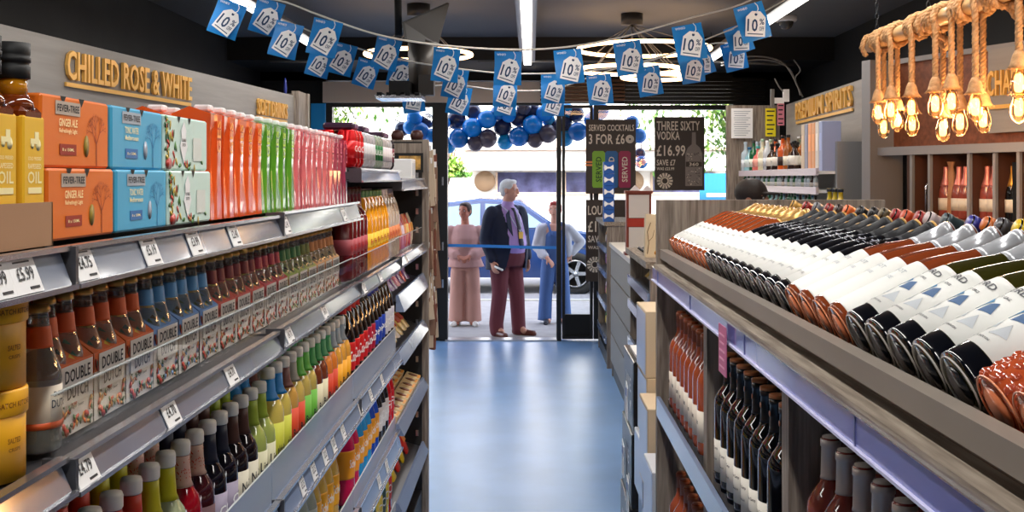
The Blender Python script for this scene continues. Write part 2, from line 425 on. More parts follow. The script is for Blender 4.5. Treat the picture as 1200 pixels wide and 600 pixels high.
# ------------------------------------------------------------------ sign boards on the walls
def board(name, x0, y0, x1, y1, z0, z1, m, t=.05, label=None):
    a = Vector((x0, y0, 0)); b = Vector((x1, y1, 0)); d = (b - a); L = d.length; ang = math.atan2(d.y, d.x)
    r = empty(name, a, ang, label, 'sign board')
    MB().box((L / 2, 0, (z0 + z1) / 2), (L, t, z1 - z0), m).build('board', r)
    return r, L
XL0 = P(0, 28, 1); 
sb, L = board('sign_board', -2.50, 4.7, -2.05, 9.6, 2.13, 2.46, WSIGN, label='long grey fascia sign board reading CHILLED ROSE & WHITE on the left wall')
def on_board(t, xa, xb, yt, yb, par, A, Bv, name='sign_lettering', outx=1, bar=None):
    """letters fitted to two photo columns on the board line A-B (plan)"""
    def hit(x):
        k = (x - CX) / F; dx = Bv[0] - A[0]; dy = Bv[1] - A[1]
        s = (k * A[1] - A[0]) / (dx - k * dy); return Vector((A[0] + s * dx, A[1] + s * dy, 0))
    pa, pb = hit(xa), hit(xb)
    if outx > 0: n = (pb - pa).normalized().cross(Vector((0, 0, 1)))
    n = (pb - pa).normalized().cross(Vector((0, 0, 1)))
    za = CZ - (yt[0] - CY) * pa.y / F; zb = CZ - (yb[0] - CY) * pa.y / F
    c = (pa + pb) / 2 + n * .03
    q = MB(); M = frame((0, 0, 0), pb - pa); h = za - zb
    text(q, t, M, (pb - pa).length, h, GOLD, .018)
    q.box((0, -h * .66, .006), ((pb - pa).length, .022, .012), GOLD, M)
    o = q.build('raised_lettering'); o.location = c + Vector((0, 0, (za + zb) / 2))
    return o
A = (-2.50, 4.7); Bq = (-2.05, 9.6)
o = on_board('CHILLED ROSE & WHITE', 69, 217, (58, 0), (93, 0), None, A, Bq); tag(o, 'gold raised letters CHILLED ROSE & WHITE on the grey left board', 'sign letters')
o = on_board('SOFT DRINKS', 296, 331, (115, 0), (134, 0), None, A, Bq); tag(o, 'gold raised letters SOFT DRINKS at the far end of the left board', 'sign letters')
# chiller cabinets under left board
q = empty('wall_chiller', (-2.42, 7.1, 0), -R(5.2), 'grey wall chiller cabinet under the left sign board', 'chiller')
MB().box((-.15, 0, 1.06), (.5, 4.9, 2.12), mat('chiller_grey', (.36, .36, .37), .5)).build('cabinet', q)
for k in range(5):
    d = MB(); d.box((.115, -1.95 + k * .98, 1.1), (.03, .95, 1.95), mat('chiller_door', (.50, .49, .48), .3)).build('chiller_door', q)
struct('trim_5', MB().box((-2.18, 9.85, 1.25), (.42, .08, 2.5), WZ))
struct('trim_6', MB().box((-2.02, 9.66, 1.25), (.06, .3, 2.5), WZ))
o = MB(); o.lathe([(.012, 0), (.016, .05), (.01, .11), (.004, .14)], mat('blue_plastic', (.2, .25, .6), .3)); tag(o.build('blue_bottle_top', loc=(-2.18, 9.85, 2.5)), 'tiny blue object standing on the end of the left board', 'ornament')
# right: spirits board
SA = (2.42, 10.4); SB = (2.32, 7.5)
sb, L = board('sign_board', SA[0], SA[1], SB[0], SB[1], 1.96, 2.44, WSIGN, label='grey fascia sign board reading PREMIUM SPIRITS on the right wall')
o = on_board('PREMIUM SPIRITS', 938, 1005, (121, 0), (141, 0), None, SA, SB); tag(o, 'gold raised letters PREMIUM SPIRITS over the spirits shelves', 'sign letters')
# corner end board facing the camera
q = MB(); q.box((2.10, 10.5, 1.22), (.50, .05, 2.44), WZ); struct('trim_7', q)
def poster(px0, px1, y0, y1, Y, m, name, label, lines, cat='poster', ink=INK, bars=0):
    a = P(px0, y0, Y); b = P(px1, y1, Y); w = b.x - a.x; h = a.z - b.z
    r = empty(name, ((a.x + b.x) / 2, Y, (a.z + b.z) / 2), 0, label, cat)
    MB().box((0, 0, 0), (w, .006, h), m).build('sheet', r)
    q = MB()
    for t, cx, cy, tw, th, *e in lines:
        text(q, t, FY((cx * w, -.0045, cy * h)), tw * w, th * h, e[0] if e else ink, 0, 'c')
    for k in range(bars):
        q.box((-.04 * w * (k % 3), -.0045, (.40 - .8 * k / max(1, bars - 1)) * h), (w * (.78 - .12 * (k % 3)), .001, h * .28 / bars), ink)
    if lines or bars: q.build('printed_lines', r)
    return r, w, h
def greek(n, seed=1):
    rr = random.Random(seed); L = []
    for k in range(n): L.append(('lllill iillil lillil', 0, .40 - .8 * k / max(1, n - 1), rr.uniform(.55, .8), .45 / n))
    return L
poster(857, 882, 127, 162, 10.44, WHITE, 'notice_sheet', 'white printed notice sheet taped to the grey corner board', [], ink=C('pale_ink', (.62, .64, .68)), bars=12)
poster(897, 909, 127, 160, 10.44, mat('yellow_paper', (.93, .86, .12), .6), 'yellow_poster', 'yellow poster with dark lettering beside the white notice', [], bars=6)
poster(911, 919, 121, 147, 10.40, mat('pink_paper', (.9, .55, .62), .6), 'pink_poster', 'narrow pink poster at the start of the spirits board', [], bars=5)
# champagne bay, an angled run
CA = Vector((2.085, 6.92, 0)); CB = Vector((2.60, 5.62, 0))
cd = (CB - CA); cl = cd.length; cang = math.atan2(cd.y, cd.x)
r = empty('champagne_cabinet', CA, cang, 'grey framed champagne cabinet with cubby holes on the right wall', 'cabinet')
G = mat('cabinet_grey', (.55, .54, .54), .5)
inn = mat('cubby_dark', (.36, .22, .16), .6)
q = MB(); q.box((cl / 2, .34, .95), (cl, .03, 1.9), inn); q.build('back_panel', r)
q = MB(); q.box((cl / 2, .18, 2.2), (cl, .05, .52), WGLOW); q.build('fascia_panel', r)
q = MB()
q.box((.04, .1, 1.24), (.08, .25, 2.48), G); q.box((cl / 2, .05, 1.915), (cl, .04, .05), G); q.box((cl / 2 + .02, .15, 2.47), (cl, .04, .03), G)
def ccol(x):   # photo column to distance along the cabinet
    k = (x - CX) / F; s = (k * CA.y - CA.x) / (cd.x - k * cd.y); return s * cl
for x in (1061, 1082, 1128, 1158, 1186):
    s = ccol(x)
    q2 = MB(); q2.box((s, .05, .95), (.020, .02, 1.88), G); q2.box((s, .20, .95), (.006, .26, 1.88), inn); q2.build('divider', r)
q.build('frame', r)
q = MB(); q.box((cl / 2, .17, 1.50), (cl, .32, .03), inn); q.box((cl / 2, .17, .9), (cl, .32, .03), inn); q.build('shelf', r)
s0 = ccol(1138); q = MB(); q.box(((s0 + cl + .8) / 2, .14, 2.23), (cl + .8 - s0, .04, .46), WSIGN)
o = q.build('sign_panel', r)
o = MB(); text(o, 'CHAMPAGNE', frame((0, 0, 0), (1, 0, 0)), .50, .14, GOLD, .02); o.box((0, -.13, .006), (.50, .022, .012), GOLD, frame((0, 0, 0), (1, 0, 0)))
o = o.build('raised_lettering'); o.rotation_euler = (0, 0, cang)
Cc = lambda s, d, z: CA + Matrix.Rotation(cang, 3, 'Z') @ Vector((s, d, 0)) + Vector((0, 0, z))
o.location = Cc(ccol(1140) + .25, .115, 2.27); tag(o, 'gold raised letters CHAMPAGNE on the right board behind the rope lights', 'sign letters')
pinkf = C('pink_foil', (.80, .47, .42), .3, metal=.5); goldf = C('gold_foil', (.85, .62, .28), .3, metal=.6); blk = C('black_glass', (.04, .045, .05), .08, coat=.5)
bx = [(1088, 'p'), (1103, 'p'), (1111, 'p'), (1120, 'p'), (1136, 'p'), (1144, 'p'), (1151, 'g'), (1166, 'g'), (1171, 'g')]
for k, (x, t) in enumerate(bx):
    f = pinkf if t == 'p' else goldf
    s = ccol(x)
    spawn('champ' + t, bottle('champ', C('rose_glass_dark', (.55, .25, .2), .1, coat=.5) if t == 'p' else blk, C('cream_label', (.85, .80, .72), .5), (.05, .12), cap=f, cz=.19, name='champagne_bottle'),
          Cc(s, .13, 1.516), (0, 0, PI), f'champagne bottle with {"pink" if t=="p" else "gold"} foil neck, {ordw(k)} from the left in the cubby holes', 'bottle', 'champagne bottles in the cabinet')
q = MB(); q.box((0, 0, .14), (.07, .08, .28), C('pink_white', (.85, .75, .72), .5)); q.box((0, 0, .283), (.072, .082, .005), C('pinkline', (.8, .4, .4), .5))
tag(q.build('gift_box', loc=Cc(ccol(1053), .16, 1.516)), 'pale tall gift box alone in the left cubby hole', 'box')
q = MB(); q.box((0, 0, .16), (.055, .08, .32), BLACK); [q.box((0, -.0415, .06 + k * .05), (.02, .002, .02), WHITE) for k in range(3)]
tag(q.build('gift_box', loc=Cc(ccol(1179), .10, 1.516)), 'tall black gift box with white marks beside the gold necked bottles', 'box')
q = MB(); q.box((0, 0, .15), (.10, .08, .33), C('beige_card', (.80, .62, .45), .6)); tag(q.build('gift_box', loc=Cc(ccol(1198), .10, 1.516)), 'beige tall gift box at the right edge of the photo', 'box')
r0 = empty('wicker_bag', Cc(ccol(1092), .14, 1.516), cang, 'tan cloth wrapped bottle bag leaning in the third cubby hole', 'bag')
MB().lathe([(.045, 0), (.055, .03), (.05, .15), (.028, .21), (.03, .26), (.018, .30), (.028, .33)], C('tan_cloth', (.66, .47, .33), .8), 10, sy=.7).build('cloth', r0)
for k in range(2):
    q = MB(); q.tube([(-.0, 0, 1.516), (0, 0, 1.70), (.02, 0, 1.73), (.05, 0, 1.72), (.055, 0, 1.68)], .006, CHROME, 8)
    if k == 0: tag(q.build('metal_hook', loc=Cc(ccol(1069), .10, 0)), 'curved silver hook in the second cubby hole', 'hook')
spawn('winetall', bottle('wine', blk, C('cream_label', (.85, .8, .72)), (.06, .12), cap=C('black_foil', (.05, .05, .06), .3), cz=.23), Cc(ccol(1074), .16, 1.516), (0, 0, PI), 'dark bottle standing alone behind the curved silver hook', 'bottle')
# ================================================================== left shelving run
XL = -.55; JN = [-.9, .2, 1.3, 2.4, 3.5, 4.6, 5.7]; XB = -1.10
LEAN = .015
def pround(mb, x, y0, y1, zt, zb, m, lean=.026, t=.01):   # a price rail leaning out at the bottom edge
    for (a, b, mm, xo) in ((zt, zb, m, 0),):
        mb.add([(x - t, y0, a), (x, y0, a), (x + lean, y0, b), (x - t, y0, b), (x - t, y1, a), (x, y1, a), (x + lean, y1, b), (x - t, y1, b)],
               [(0, 3, 2, 1), (4, 5, 6, 7), (1, 2, 6, 5), (0, 1, 5, 4), (3, 7, 6, 2), (0, 4, 7, 3)], mm)
def shelf(par, y0, y1, zt, zb, guard=0., rail=RAIL, xf=XL, xb=XB, sgn=1):
    g = .006; zb = CZ - (CZ - zb) * (abs(xf) - LEAN) / abs(xf)
    o = MB().box(((xf + xb) / 2 - .01 * sgn, (y0 + y1) / 2, zt - .018), (abs(xf - xb) - .02, y1 - y0 - g, .024), STEEL).build('shelf', par)
    q = MB(); pround(q, xf, y0 + g, y1 - g, zt, zb, rail, LEAN, .010); q.build('price_rail', o)
    q = MB(); q.box((xf + .004 * sgn, (y0 + y1) / 2, zt + .003), (.014, y1 - y0 - g, .006), CHROME); q.box((xf + LEAN + .001, (y0 + y1) / 2, zb - .002), (.012, y1 - y0 - g, .006), CHROME)
    q.box((xf - .004 * sgn, y0 + .006, (zt + zb) / 2), (.04, .008, zt - zb + .01), STEEL)
    q.build('rail_edge', o)
    if guard: MB().box((xf - .012 * sgn, (y0 + y1) / 2, zt + guard / 2), (.004, y1 - y0 - g, guard), ACRYL if rail is RAIL else GUARDB).box((xf - .012, (y0 + y1) / 2, zt + guard), (.004, y1 - y0 - g, .0018), mat('guard_edge_highlight', (.80, .82, .82), .2)).build('riser_guard', o)  # bright top line is a highlight put into the edge colour
    return o
GUARDB = mat('sky_tinted_guard', (.76, .82, .92), .3, alpha=.36)  # bluish reflection of the sky is put into the guard colour
ZA, ZB, ZC, ZD, ZE = 1.665, 1.415, 1.048, .705, .36
RNG = ['first', 'second', 'third', 'fourth', 'fifth', 'sixth']
for i in range(len(JN) - 1):
    y0, y1 = JN[i], JN[i + 1]
    lab = ['nearest', 'second', 'third', 'fourth', 'fifth', 'farthest']
    r = empty('shelving_bay', (0, 0, 0), 0, f'dark metal shelving bay with clear price rails, {ordw(i)} of the left run from the camera', 'shelving', 'left shelving run')
    MB().box((XB - .02, (y0 + y1) / 2, .97), (.03, y1 - y0 - .004, 1.94 if i > 3 else 1.72), BACK, M=Matrix.Translation((0, 0, 0 if i > 3 else -.11))).build('back_panel', r)
    MB().box(((XL + XB) / 2, (y0 + y1) / 2, .075), (abs(XL - XB) - .02, y1 - y0 - .004, .15), DARK).build('base_plinth', r)
    q = MB(); q.box((XB + .0, y0 + .015, .95), (.03, .03, 1.5), DARK); q.build('upright', r)
    if i <= 3:
        shelf(r, y0, y1, ZA + (.006 if i == 3 else 0), ZA - .043)
    if i == 4: shelf(r, y0, y1, 1.777, 1.742)
    if i == 5: shelf(r, y0, y1, 1.745, 1.702)
    dz = .004 if i % 2 else 0
    shelf(r, y0, y1, ZB + dz, ZB - .045 + dz, .08 if i >= 2 else 0)
    if i <= 4: shelf(r, y0, y1, ZC, ZC - .072, .085, RAILW if i >= 2 else RAIL); shelf(r, y0, y1, ZD, ZD - .10, .06, RAILW); shelf(r, y0, y1, ZE, ZE - .08, .05, RAILW)
    else:
        for zz, th in ((1.235, .07), (.995, .05), (.70, .05), (.37, .05)):
            o = MB(); o.add([(XL, y0, zz), (XL, y1, zz), (XB, y1, zz + .16), (XB, y0, zz + .16)], [(0, 1, 2, 3)], STEEL); o = o.build('sloping_shelf', r)
            q = MB(); pround(q, XL, y0 + .004, y1 - .004, zz + .03, zz - th + .03, RAILW); q.build('price_rail', o)
# end panel of the run
r = empty('end_panel', (0, 5.72, 0), 0, 'grey wood end panel with slotted inner face closing the left shelving run', 'panel')
MB().box((-.83, .03, .975), (.60, .06, 1.95), WZ).build('board', r)
q = MB(); q.box((-.83, -.004, .975), (.54, .008, 1.93), BACK)
for k in range(18): q.box((-.585, -.010, .25 + k * .095), (.014, .006, .030), CHROME)
q.build('slotted_upright', r)
q = MB(); q.box((-.70, -.012, 1.905), (.28, .02, .05), WZ); q.build('top_edge', r)
r = empty('framed_picture', (-.62, 5.695, 1.83), 0, 'small dark framed golden picture on the end panel above the white box', 'picture')
MB().box((0, 0, 0), (.135, .012, .10), BLACK).build('picture_frame', r)
q = MB(); q.box((0, -.008, 0), (.11, .004, .07), C('gold_picture', (.75, .58, .30), .5, noise=.6, nscale=30)); q.build('print', r)
q = MB(); q.box((0, 0, .05), (.13, .16, .10), WHITE, bev=.004); q.box((.066, 0, .05), (.002, .12, .06), C('pale_grey_print', (.8, .82, .85)))
tag(q.build('carton', loc=(-.64, 5.45, 1.745)), 'white low carton on the highest far left shelf below the golden picture', 'carton')
for k in range(2):
    q = MB(); q.lathe([(.03, 0), (.035, .02), (.025, .045), (.001, .05)], C('dark_ornament', (.25, .12, .1), .4), 12); q.ball((.01, 0, .03), .016, C('silver_bit', (.7, .7, .75), .3))
    tag(q.build('small_pot', loc=(-.66 + .10 * k - .03, 5.74, 1.951)), f'{"left" if k==0 else "right"} small dark red pot on top of the left end panel', 'pot')
# ------------------------------------------------------------------ price tickets
def ticket(y, zt, txt, label, w=.062, h=.040, x=XL):
    rh = .043 if zt > 1.6 else .045 if zt > 1.3 else .072 if zt > 1. else .10
    zb = CZ - (CZ - zt + rh) * (abs(x) - LEAN) / abs(x); up = Vector((-LEAN, 0, zt - zb)); c_ = Vector((x + LEAN / 2, y, (zt + zb) / 2)) + Vector((zt - zb, 0, LEAN)).normalized() * .002
    h = min(h, up.length * 1.05)
    r = empty('price_ticket', c_, 0, label, 'price ticket', 'price tickets on the left shelves')
    M = frame((0, 0, 0), (0, 1, 0), up=up)
    MB().box((0, 0, 0), (w, h, .0015), WHITE, M).build('card', r)
    q = MB(); text(q, txt, M @ Matrix.Translation((0, .002, .0016)), w * .62, h * .38, INK)
    q.box((0, h * .38, .001), (w * .6, .0018, .001), INK, M); q.box((.012, -h * .36, .001), (w * .35, .003, .001), INK, M)
    q.build('lettering', r)
def yat(x, X=.5355): return F * X / (CX - x)
ticket(1.185, ZA, '£5.99', 'white price ticket reading £5.99 under the yellow labelled oil bottles')
ticket(yat(2), ZA, '£5.99', 'white price ticket cut by the left edge of the photo, upper rail')
for x, t, lb in ((104, '£4.75', 'price ticket reading £4.75 below the orange ginger ale boxes'), (181, '£5.19', 'price ticket reading £5.19 below the blue mixer boxes'),
                 (232, '£3.99', 'price ticket reading £3.99 below the floral green boxes'), (278, '£2.40', 'price ticket under the orange cartons'), (338, '£2.40', 'price ticket under the green cartons'), (405, '£2.40', 'price ticket under the last maroon cartons')):
    ticket(yat(x), ZA, t, lb)
for x, t, lb in ((104, '£4.79', 'white price ticket reading £4.79 below the nearest orange four-pack'), (204, '£4.70', 'white price ticket reading £4.70 below the blue four-packs'), (274, '£4.70', 'price ticket below the first red four-packs, middle rail'),
                 (342, '£4.70', 'price ticket below the green four-packs, third bay middle rail'), (383, '£4.70', 'price ticket below the peach four-packs'), (428, '£1.89', 'price ticket below the maroon bottles, fourth bay'), (447, '£1.89', 'price ticket below the yellow orangeade bottles'), (478, '£1.50', 'price ticket below the snack pouches, last bay')):
    ticket(yat(x), ZB, t, lb)
for k, x in enumerate((357, 370, 383, 393, 404, 424, 436, 449)):
    ticket(yat(x), ZC, '£3.25', f'price ticket on the long lower left rail, {ordw(k)} from the left', .05, .045)
for k, x in enumerate((446, 455)):
    ticket(yat(x), ZD, '£2.10', f'price ticket on the lowest visible left rail, {ordw(k)} from the left', .06, .045)
# ------------------------------------------------------------------ row A: top shelf
oilglass = C('oil_glass', (.42, .17, .04), .08, coat=.6)
def oil():
    r = empty('oil_bottle'); h = .026
    q = MB(); amber = C('oil_amber', (.78, .50, .06), .08, coat=.6)
    q.box((0, 0, .08), (.052, .052, .16), oilglass, bev=.006)
    q.lathe([(.0255, .157), (.024, .165), (.018, .174)], oilglass, 16); q.lathe([(.0172, .173), (.0172, .194)], amber, 16); q.build('glass_body', r)
    q = MB(); q.box((0, 0, .085), (.0535, .0535, .128), C('oil_label', (.93, .73, .16), .5), bev=.002)
    l = q.build('paper_label', r)
    q = MB(); cr = C('cream_print', (1., .94, .70), .5)
    M = FX((.0272, 0, 0))
    text(q, 'OIL', M @ Matrix.Translation((0, .078, 0)), .036, .014, cr); text(q, 'RAPESEED', M @ Matrix.Translation((0, .091, 0)), .034, .006, cr)
    text(q, 'COLD PRESSED', M @ Matrix.Translation((0, .100, 0)), .034, .004, cr); q.box((0, .063, 0), (.034, .007, .0005), cr, M)
    q.box((0, .120, 0), (.022, .006, .0005), cr, M); q.box((.005, .126, 0), (.010, .01, .0005), cr, M)
    for cx, rr in ((-.006, .005), (.009, .007)): q.lathe([(rr, 0), (.001, .0003)], cr, 12, M=M @ Matrix.Translation((cx, .116, 0)))
    q.build('lettering', l)
    q = MB(); q.lathe([(.0175, .192), (.0205, .193), (.0205, .207), (.019, .208), (.019, .211), (.021, .212), (.021, .217), (.0195, .218), (.0205, .221), (.0205, .234), (.001, .235)], BLACK, 20); q.build('cap', r)
    return r
for k, (x, y) in enumerate(((-.603, 1.288), (-.603, 1.217), (-.603, 1.146), (-.665, 1.288), (-.665, 1.217))):
    spawn('oil', oil, (x, y, ZA + .008), (0, 0, 0), ['dark oil bottle with yellow OIL label and black cap, beside the orange ginger ale boxes', 'dark oil bottle with yellow label, cut by the left photo edge', 'oil bottle nearest the camera in the cardboard tray, outside the frame', 'oil bottle behind the one beside the orange boxes', 'oil bottle in the back of the tray at the left edge'][k], 'bottle', 'rapeseed oil bottles')
q = MB(); cb = C('brown_cardboard', (.66, .50, .37), .75)
q.box((-.635, 1.215, .004), (.13, .215, .003), cb); q.box((-.5715, 1.215, .029), (.003, .215, .056), cb); q.box((-.70, 1.215, .029), (.003, .215, .056), cb)
q.box((-.635, 1.3215, .029), (.13, .003, .056), cb); q.box((-.635, 1.108, .029), (.13, .003, .056), cb)
tag(q.build('cardboard_tray', loc=(0, 0, ZA)), 'brown cardboard tray holding the oil bottles at the left edge', 'tray')
def canbox(key, c1, c2, band, name, small, art, w=.212):
    def b():
        r = empty('can_multipack'); h = .0895; d = .12
        q = MB(); q.box((0, 0, h / 2), (d, w, h), C(key, c1, .4), bev=.003)
        for yy in (-.045, .012):   # finger notches on the top front edge
            q.add([(d / 2 + .0006, yy - .009, h), (d / 2 + .0006, yy + .009, h), (d / 2 + .0006, yy, h - .011)], [(0, 1, 2)], BLACK)
        q.build('box', r)
        q = MB(); M = FX((d / 2 + .0007, 0, h / 2)); s = C(key + '_print', c2, .5)
        rr = random.Random(3)
        if art == 'tree':
            x0 = .062; 
            def branch(x, y, a, l, t, k):
                x2 = x + math.cos(a) * l; y2 = y + math.sin(a) * l
                nx, ny = -math.sin(a) * t, math.cos(a) * t
                q.add([(x - nx, y - ny, 0), (x + nx, y + ny, 0), (x2 + nx * .6, y2 + ny * .6, 0), (x2 - nx * .6, y2 - ny * .6, 0)], [(0, 3, 2, 1)], s, M=M)
                if k:
                    for da in (-.55, .05, .6): branch(x2, y2, a + da + rr.uniform(-.15, .15), l * .62, t * .6, k - 1)
            branch(x0, -.042, 1.57, .030, .002, 4)
            q.box((-.030, .030, 0), (.075, .017, .0004), C(key + '_band', band, .5), M)
            text(q, name, M @ Matrix.Translation((-.030, .030, .0006)), .066, .009, WHITE if art != 'tree' else INK)
            for t, y, ww, hh in small: text(q, t, M @ Matrix.Translation((-.030, y, .0004)), ww, hh, C('cream_print', (1, .94, .7)))
            q.box((-.030, -.022, 0), (.05, .014, .0004), C(key + '_tag', (.62, .16, .08) if c1[0] > .6 else (.2, .45, .7), .5), M)
            q.lathe([(.011, 0), (.001, .0004)], C(key + '_disc', (.60, .50, .16) if c1[0] > .6 else (.62, .66, .72), .5), 20, M=M @ Matrix.Translation((.028, -.016, 0)) @ Matrix.Diagonal((.8, 1.3, 1, 1)))
        else:
            cols = [C('leaf_dark', (.16, .36, .18), .5), C('leaf_yellow', (.78, .66, .25), .5), C('fruit_red', (.75, .22, .16), .5), C('leaf_mid', (.35, .55, .28), .5)]
            for k in range(42):
                x = -w / 2 + .004 + abs(rr.gauss(0, 1)) * .022; y = rr.uniform(-.040, .040)
                if k > 30: x = rr.uniform(-.1, .09); y = rr.uniform(-.042, -.028)
                x = min(x, .09)
                q.lathe([(.007, 0), (.001, .0003)], cols[k % 4], 10, M=M @ Matrix.Translation((x, y, .0001 * (k % 5))) @ Matrix.Rotation(rr.uniform(0, 3), 4, 'Z') @ Matrix.Diagonal((.5, 1.2, 1, 1)))
            q.lathe([(.022, 0), (.001, .0004)], C('fruit_ring', (.72, .2, .15)), 16, M=M @ Matrix.Translation((-w / 2 + .02, -.034, .0004)) @ Matrix.Diagonal((.7, .45, 1, 1)))
            pts = [(0, -.034), (.020, -.004), (.011, .010), (.014, .022), (0, .038), (-.014, .022), (-.011, .010), (-.020, -.004)]
            q.prism([(x - .022, y) for x, y in pts], .0006, .001, WHITE, M)
            text(q, 'DOUBLE', M @ Matrix.Translation((-.022, .006, .0014)), .022, .005, INK); text(q, 'DUTCH', M @ Matrix.Translation((-.022, -.002, .0014)), .018, .005, INK)
            q.box((.055, -.008, .0005), (.05, .04, .0004), C('pale_barcode', (.86, .88, .85)), M)
        q.build('printed_front', r)
        return r
    return b
GA = [('GINGER ALE', .012, .056, .010), ('Refreshingly Light', .001, .054, .007), ('8 x 150ML', -.022, .036, .004)]
G1 = canbox('ginger_orange', (.90, .45, .12), (.72, .30, .10), (.72, .66, .60), 'FEVER-TREE', GA, 'tree')
G2 = canbox('tonic_blue', (.28, .68, .84), (.12, .52, .74), (.66, .70, .74), 'FEVER-TREE', [('TONIC WATER', .012, .056, .010), ('Mediterranean', .001, .054, .007), ('8 x 150ML', -.022, .036, .004)], 'tree')
G3 = canbox('floral_white', (.80, .90, .86), (.3, .5, .3), (1, 1, 1), 'DOUBLE DUTCH', [], 'floral', .235)
xb = -.643
for k, (key, g, y, w, nm) in enumerate((('g1', G1, 1.444, .212, 'orange ginger ale can box'), ('g2', G2, 1.668, .212, 'light blue tonic can box'), ('g3', G3, 1.902, .235, 'white floral can box'))):
    for lv in range(2):
        for row in range(2):
            n = ('upper ' if lv else 'lower ') + nm
            spawn(key, g, (xb - row * .13 - (.004 if lv else 0), y - (.008 if lv else 0), ZA + .008 + lv * .0905), (0, 0, 0), f'{n} {"at the front" if row == 0 else "in the second row behind"} of the top left shelf', 'box', 'mixer can boxes on the top shelf')
def carton(key, c, cl, w='GES'):
    def b():
        r = empty('juice_carton'); W = .070; D = .073; h = .196
        q = MB(); m = C(key, c, .22, coat=.6); a = .5
        # pinched, slightly twisted sides: rings of a square with folded flanks
        rings = []
        for z, sx, sy in ((0, 1, 1), (.03, .98, 1), (.10, .93, .98), (.16, .97, .99), (h - .012, 1, 1), (h, 1, 1)):
            hx = D / 2; hy = W / 2
            rings.append([(-hx, -hy * sy, z), (hx * sx * .98, -hy * sy, z), (hx * sx - .006 * (1 if .05 < z < .18 else .3), -hy * .25, z), (hx * (1 + .04 * (sx - .93)), hy * .1, z), (hx * sx, hy * sy, z), (-hx, hy * sy, z)])
        V = [p for rg in rings for p in rg]; n = 6
        Fc = [(j * n + i, j * n + (i + 1) % n, (j + 1) * n + (i + 1) % n, (j + 1) * n + i) for j in range(len(rings) - 1) for i in range(n)]
        Fc += [tuple(range(n))[::-1], tuple((len(rings) - 1) * n + i for i in range(n))]
        q.add(V, Fc, m)
        q.add([(-D / 2, -W / 2, h), (D / 2, -W / 2, h), (D / 2, W / 2, h), (-D / 2, W / 2, h), (-.004, -W / 2, h + .014), (-.004, W / 2, h + .014)], [(0, 4, 5, 3), (1, 2, 5, 4), (0, 1, 4), (3, 5, 2)], m)
        q.build('carton_body', r)
        q = MB(); q.box((.012, 0, h + .012), (.03, .028, .012), WHITE, bev=.003); q.build('cap', r)
        q = MB(); text(q, w, frame((D / 2 + .0012, .012, .155), (0, 0, 1), up=(0, -1, 0)), .062, .024, C(key + '_l', cl, .4)); q.build('lettering', r)
        return r
    return b
y = 2.072
runs = [('orange', 'orange_carton', (.93, .35, .12), (1, .62, .12), 5), ('green', 'green_carton', (.36, .62, .16), (.75, .85, .30), 4), ('pink', 'pink_carton', (.86, .42, .44), (.95, .45, .50), 7), ('maroon', 'maroon_carton', (.66, .24, .34), (.9, .5, .6), 3)]
for nm, key, c, cl_, n in runs:
    for k in range(n):
        for row in range(2):
            jit = random.uniform(-.003, .003)
            spawn(key, carton(key, c, cl_), (-.622 - row * .085 + jit, y, ZA + .008), (0, 0, jit * 8), f'{nm} carton, {ordw(k)} {nm} one from the camera{"" if row == 0 else ", in the second row"}, top left shelf', 'carton', f'{nm} cartons')
        y += .0795
def can(key, c, band=None, text_='', h=.12):
    def b():
        r = empty('drinks_can')
        MB().lathe([(.022, 0), (.0265, .004), (.033, .016), (.033, h - .018), (.027, h - .004), (.027, h), (.024, h - .003)], C(key, c, .25, metal=.55), 18).build('can_body', r)
        q = MB(); q.lathe([(.0335, .03), (.0335, .085)], C(key + 'b', band or c, .3, metal=.3), 18)
        text(q, text_, None, .04, .02, WHITE, wrap=(.0342, 0, .06)); q.build('printed_band', r)
        return r
    return b
y = 3.56; seq = [('red', 3), ('silver', 4), ('green', 3), ('silver2', 4), ('dark', 1)]
cc = {'red': ((.78, .05, .08), (.82, .08, .10), 'Cola'), 'silver': ((.75, .75, .78), (.88, .88, .9), 'Diet'), 'green': ((.62, .68, .62), (.12, .48, .22), 'Lime'), 'silver2': ((.78, .77, .78), (.93, .90, .93), 'Zero'), 'dark': ((.18, .1, .14), (.5, .1, .2), 'Cola')}
for nm, n in seq:
    for k in range(n):
        for row in range(2):
            a, b_, t = cc[nm]
            d = {'silver': 'plain silver', 'silver2': 'white banded', 'red': 'red', 'green': 'green banded', 'dark': 'dark'}[nm]
            spawn('can' + nm, can('can_' + nm, a, b_, t), (-.59 - row * .068, y, 1.785), (0, 0, 0), f'{d} can on the raised far left shelf, {ordw(k)} {d} one{"" if row == 0 else ", back row"}', 'can', f'{d} cans')
        y += .069
for k, (yy, w) in enumerate(((3.62, .13), (3.86, .16), (4.38, .20))):
    q = MB(); q.box((0, 0, .011), (.10, w * .8, .022), C('purple_pack', (.22, .13, .22), .35), bev=.006); q.box((.0505, 0, .011), (.002, w * .6, .012), C('purple_pack2', (.4, .2, .38), .4))
    tag(q.build('snack_pack', loc=(-.62, yy, 1.908)), f'dark purple pack lying on the cans, {ordw(k)} from the camera', 'pack')
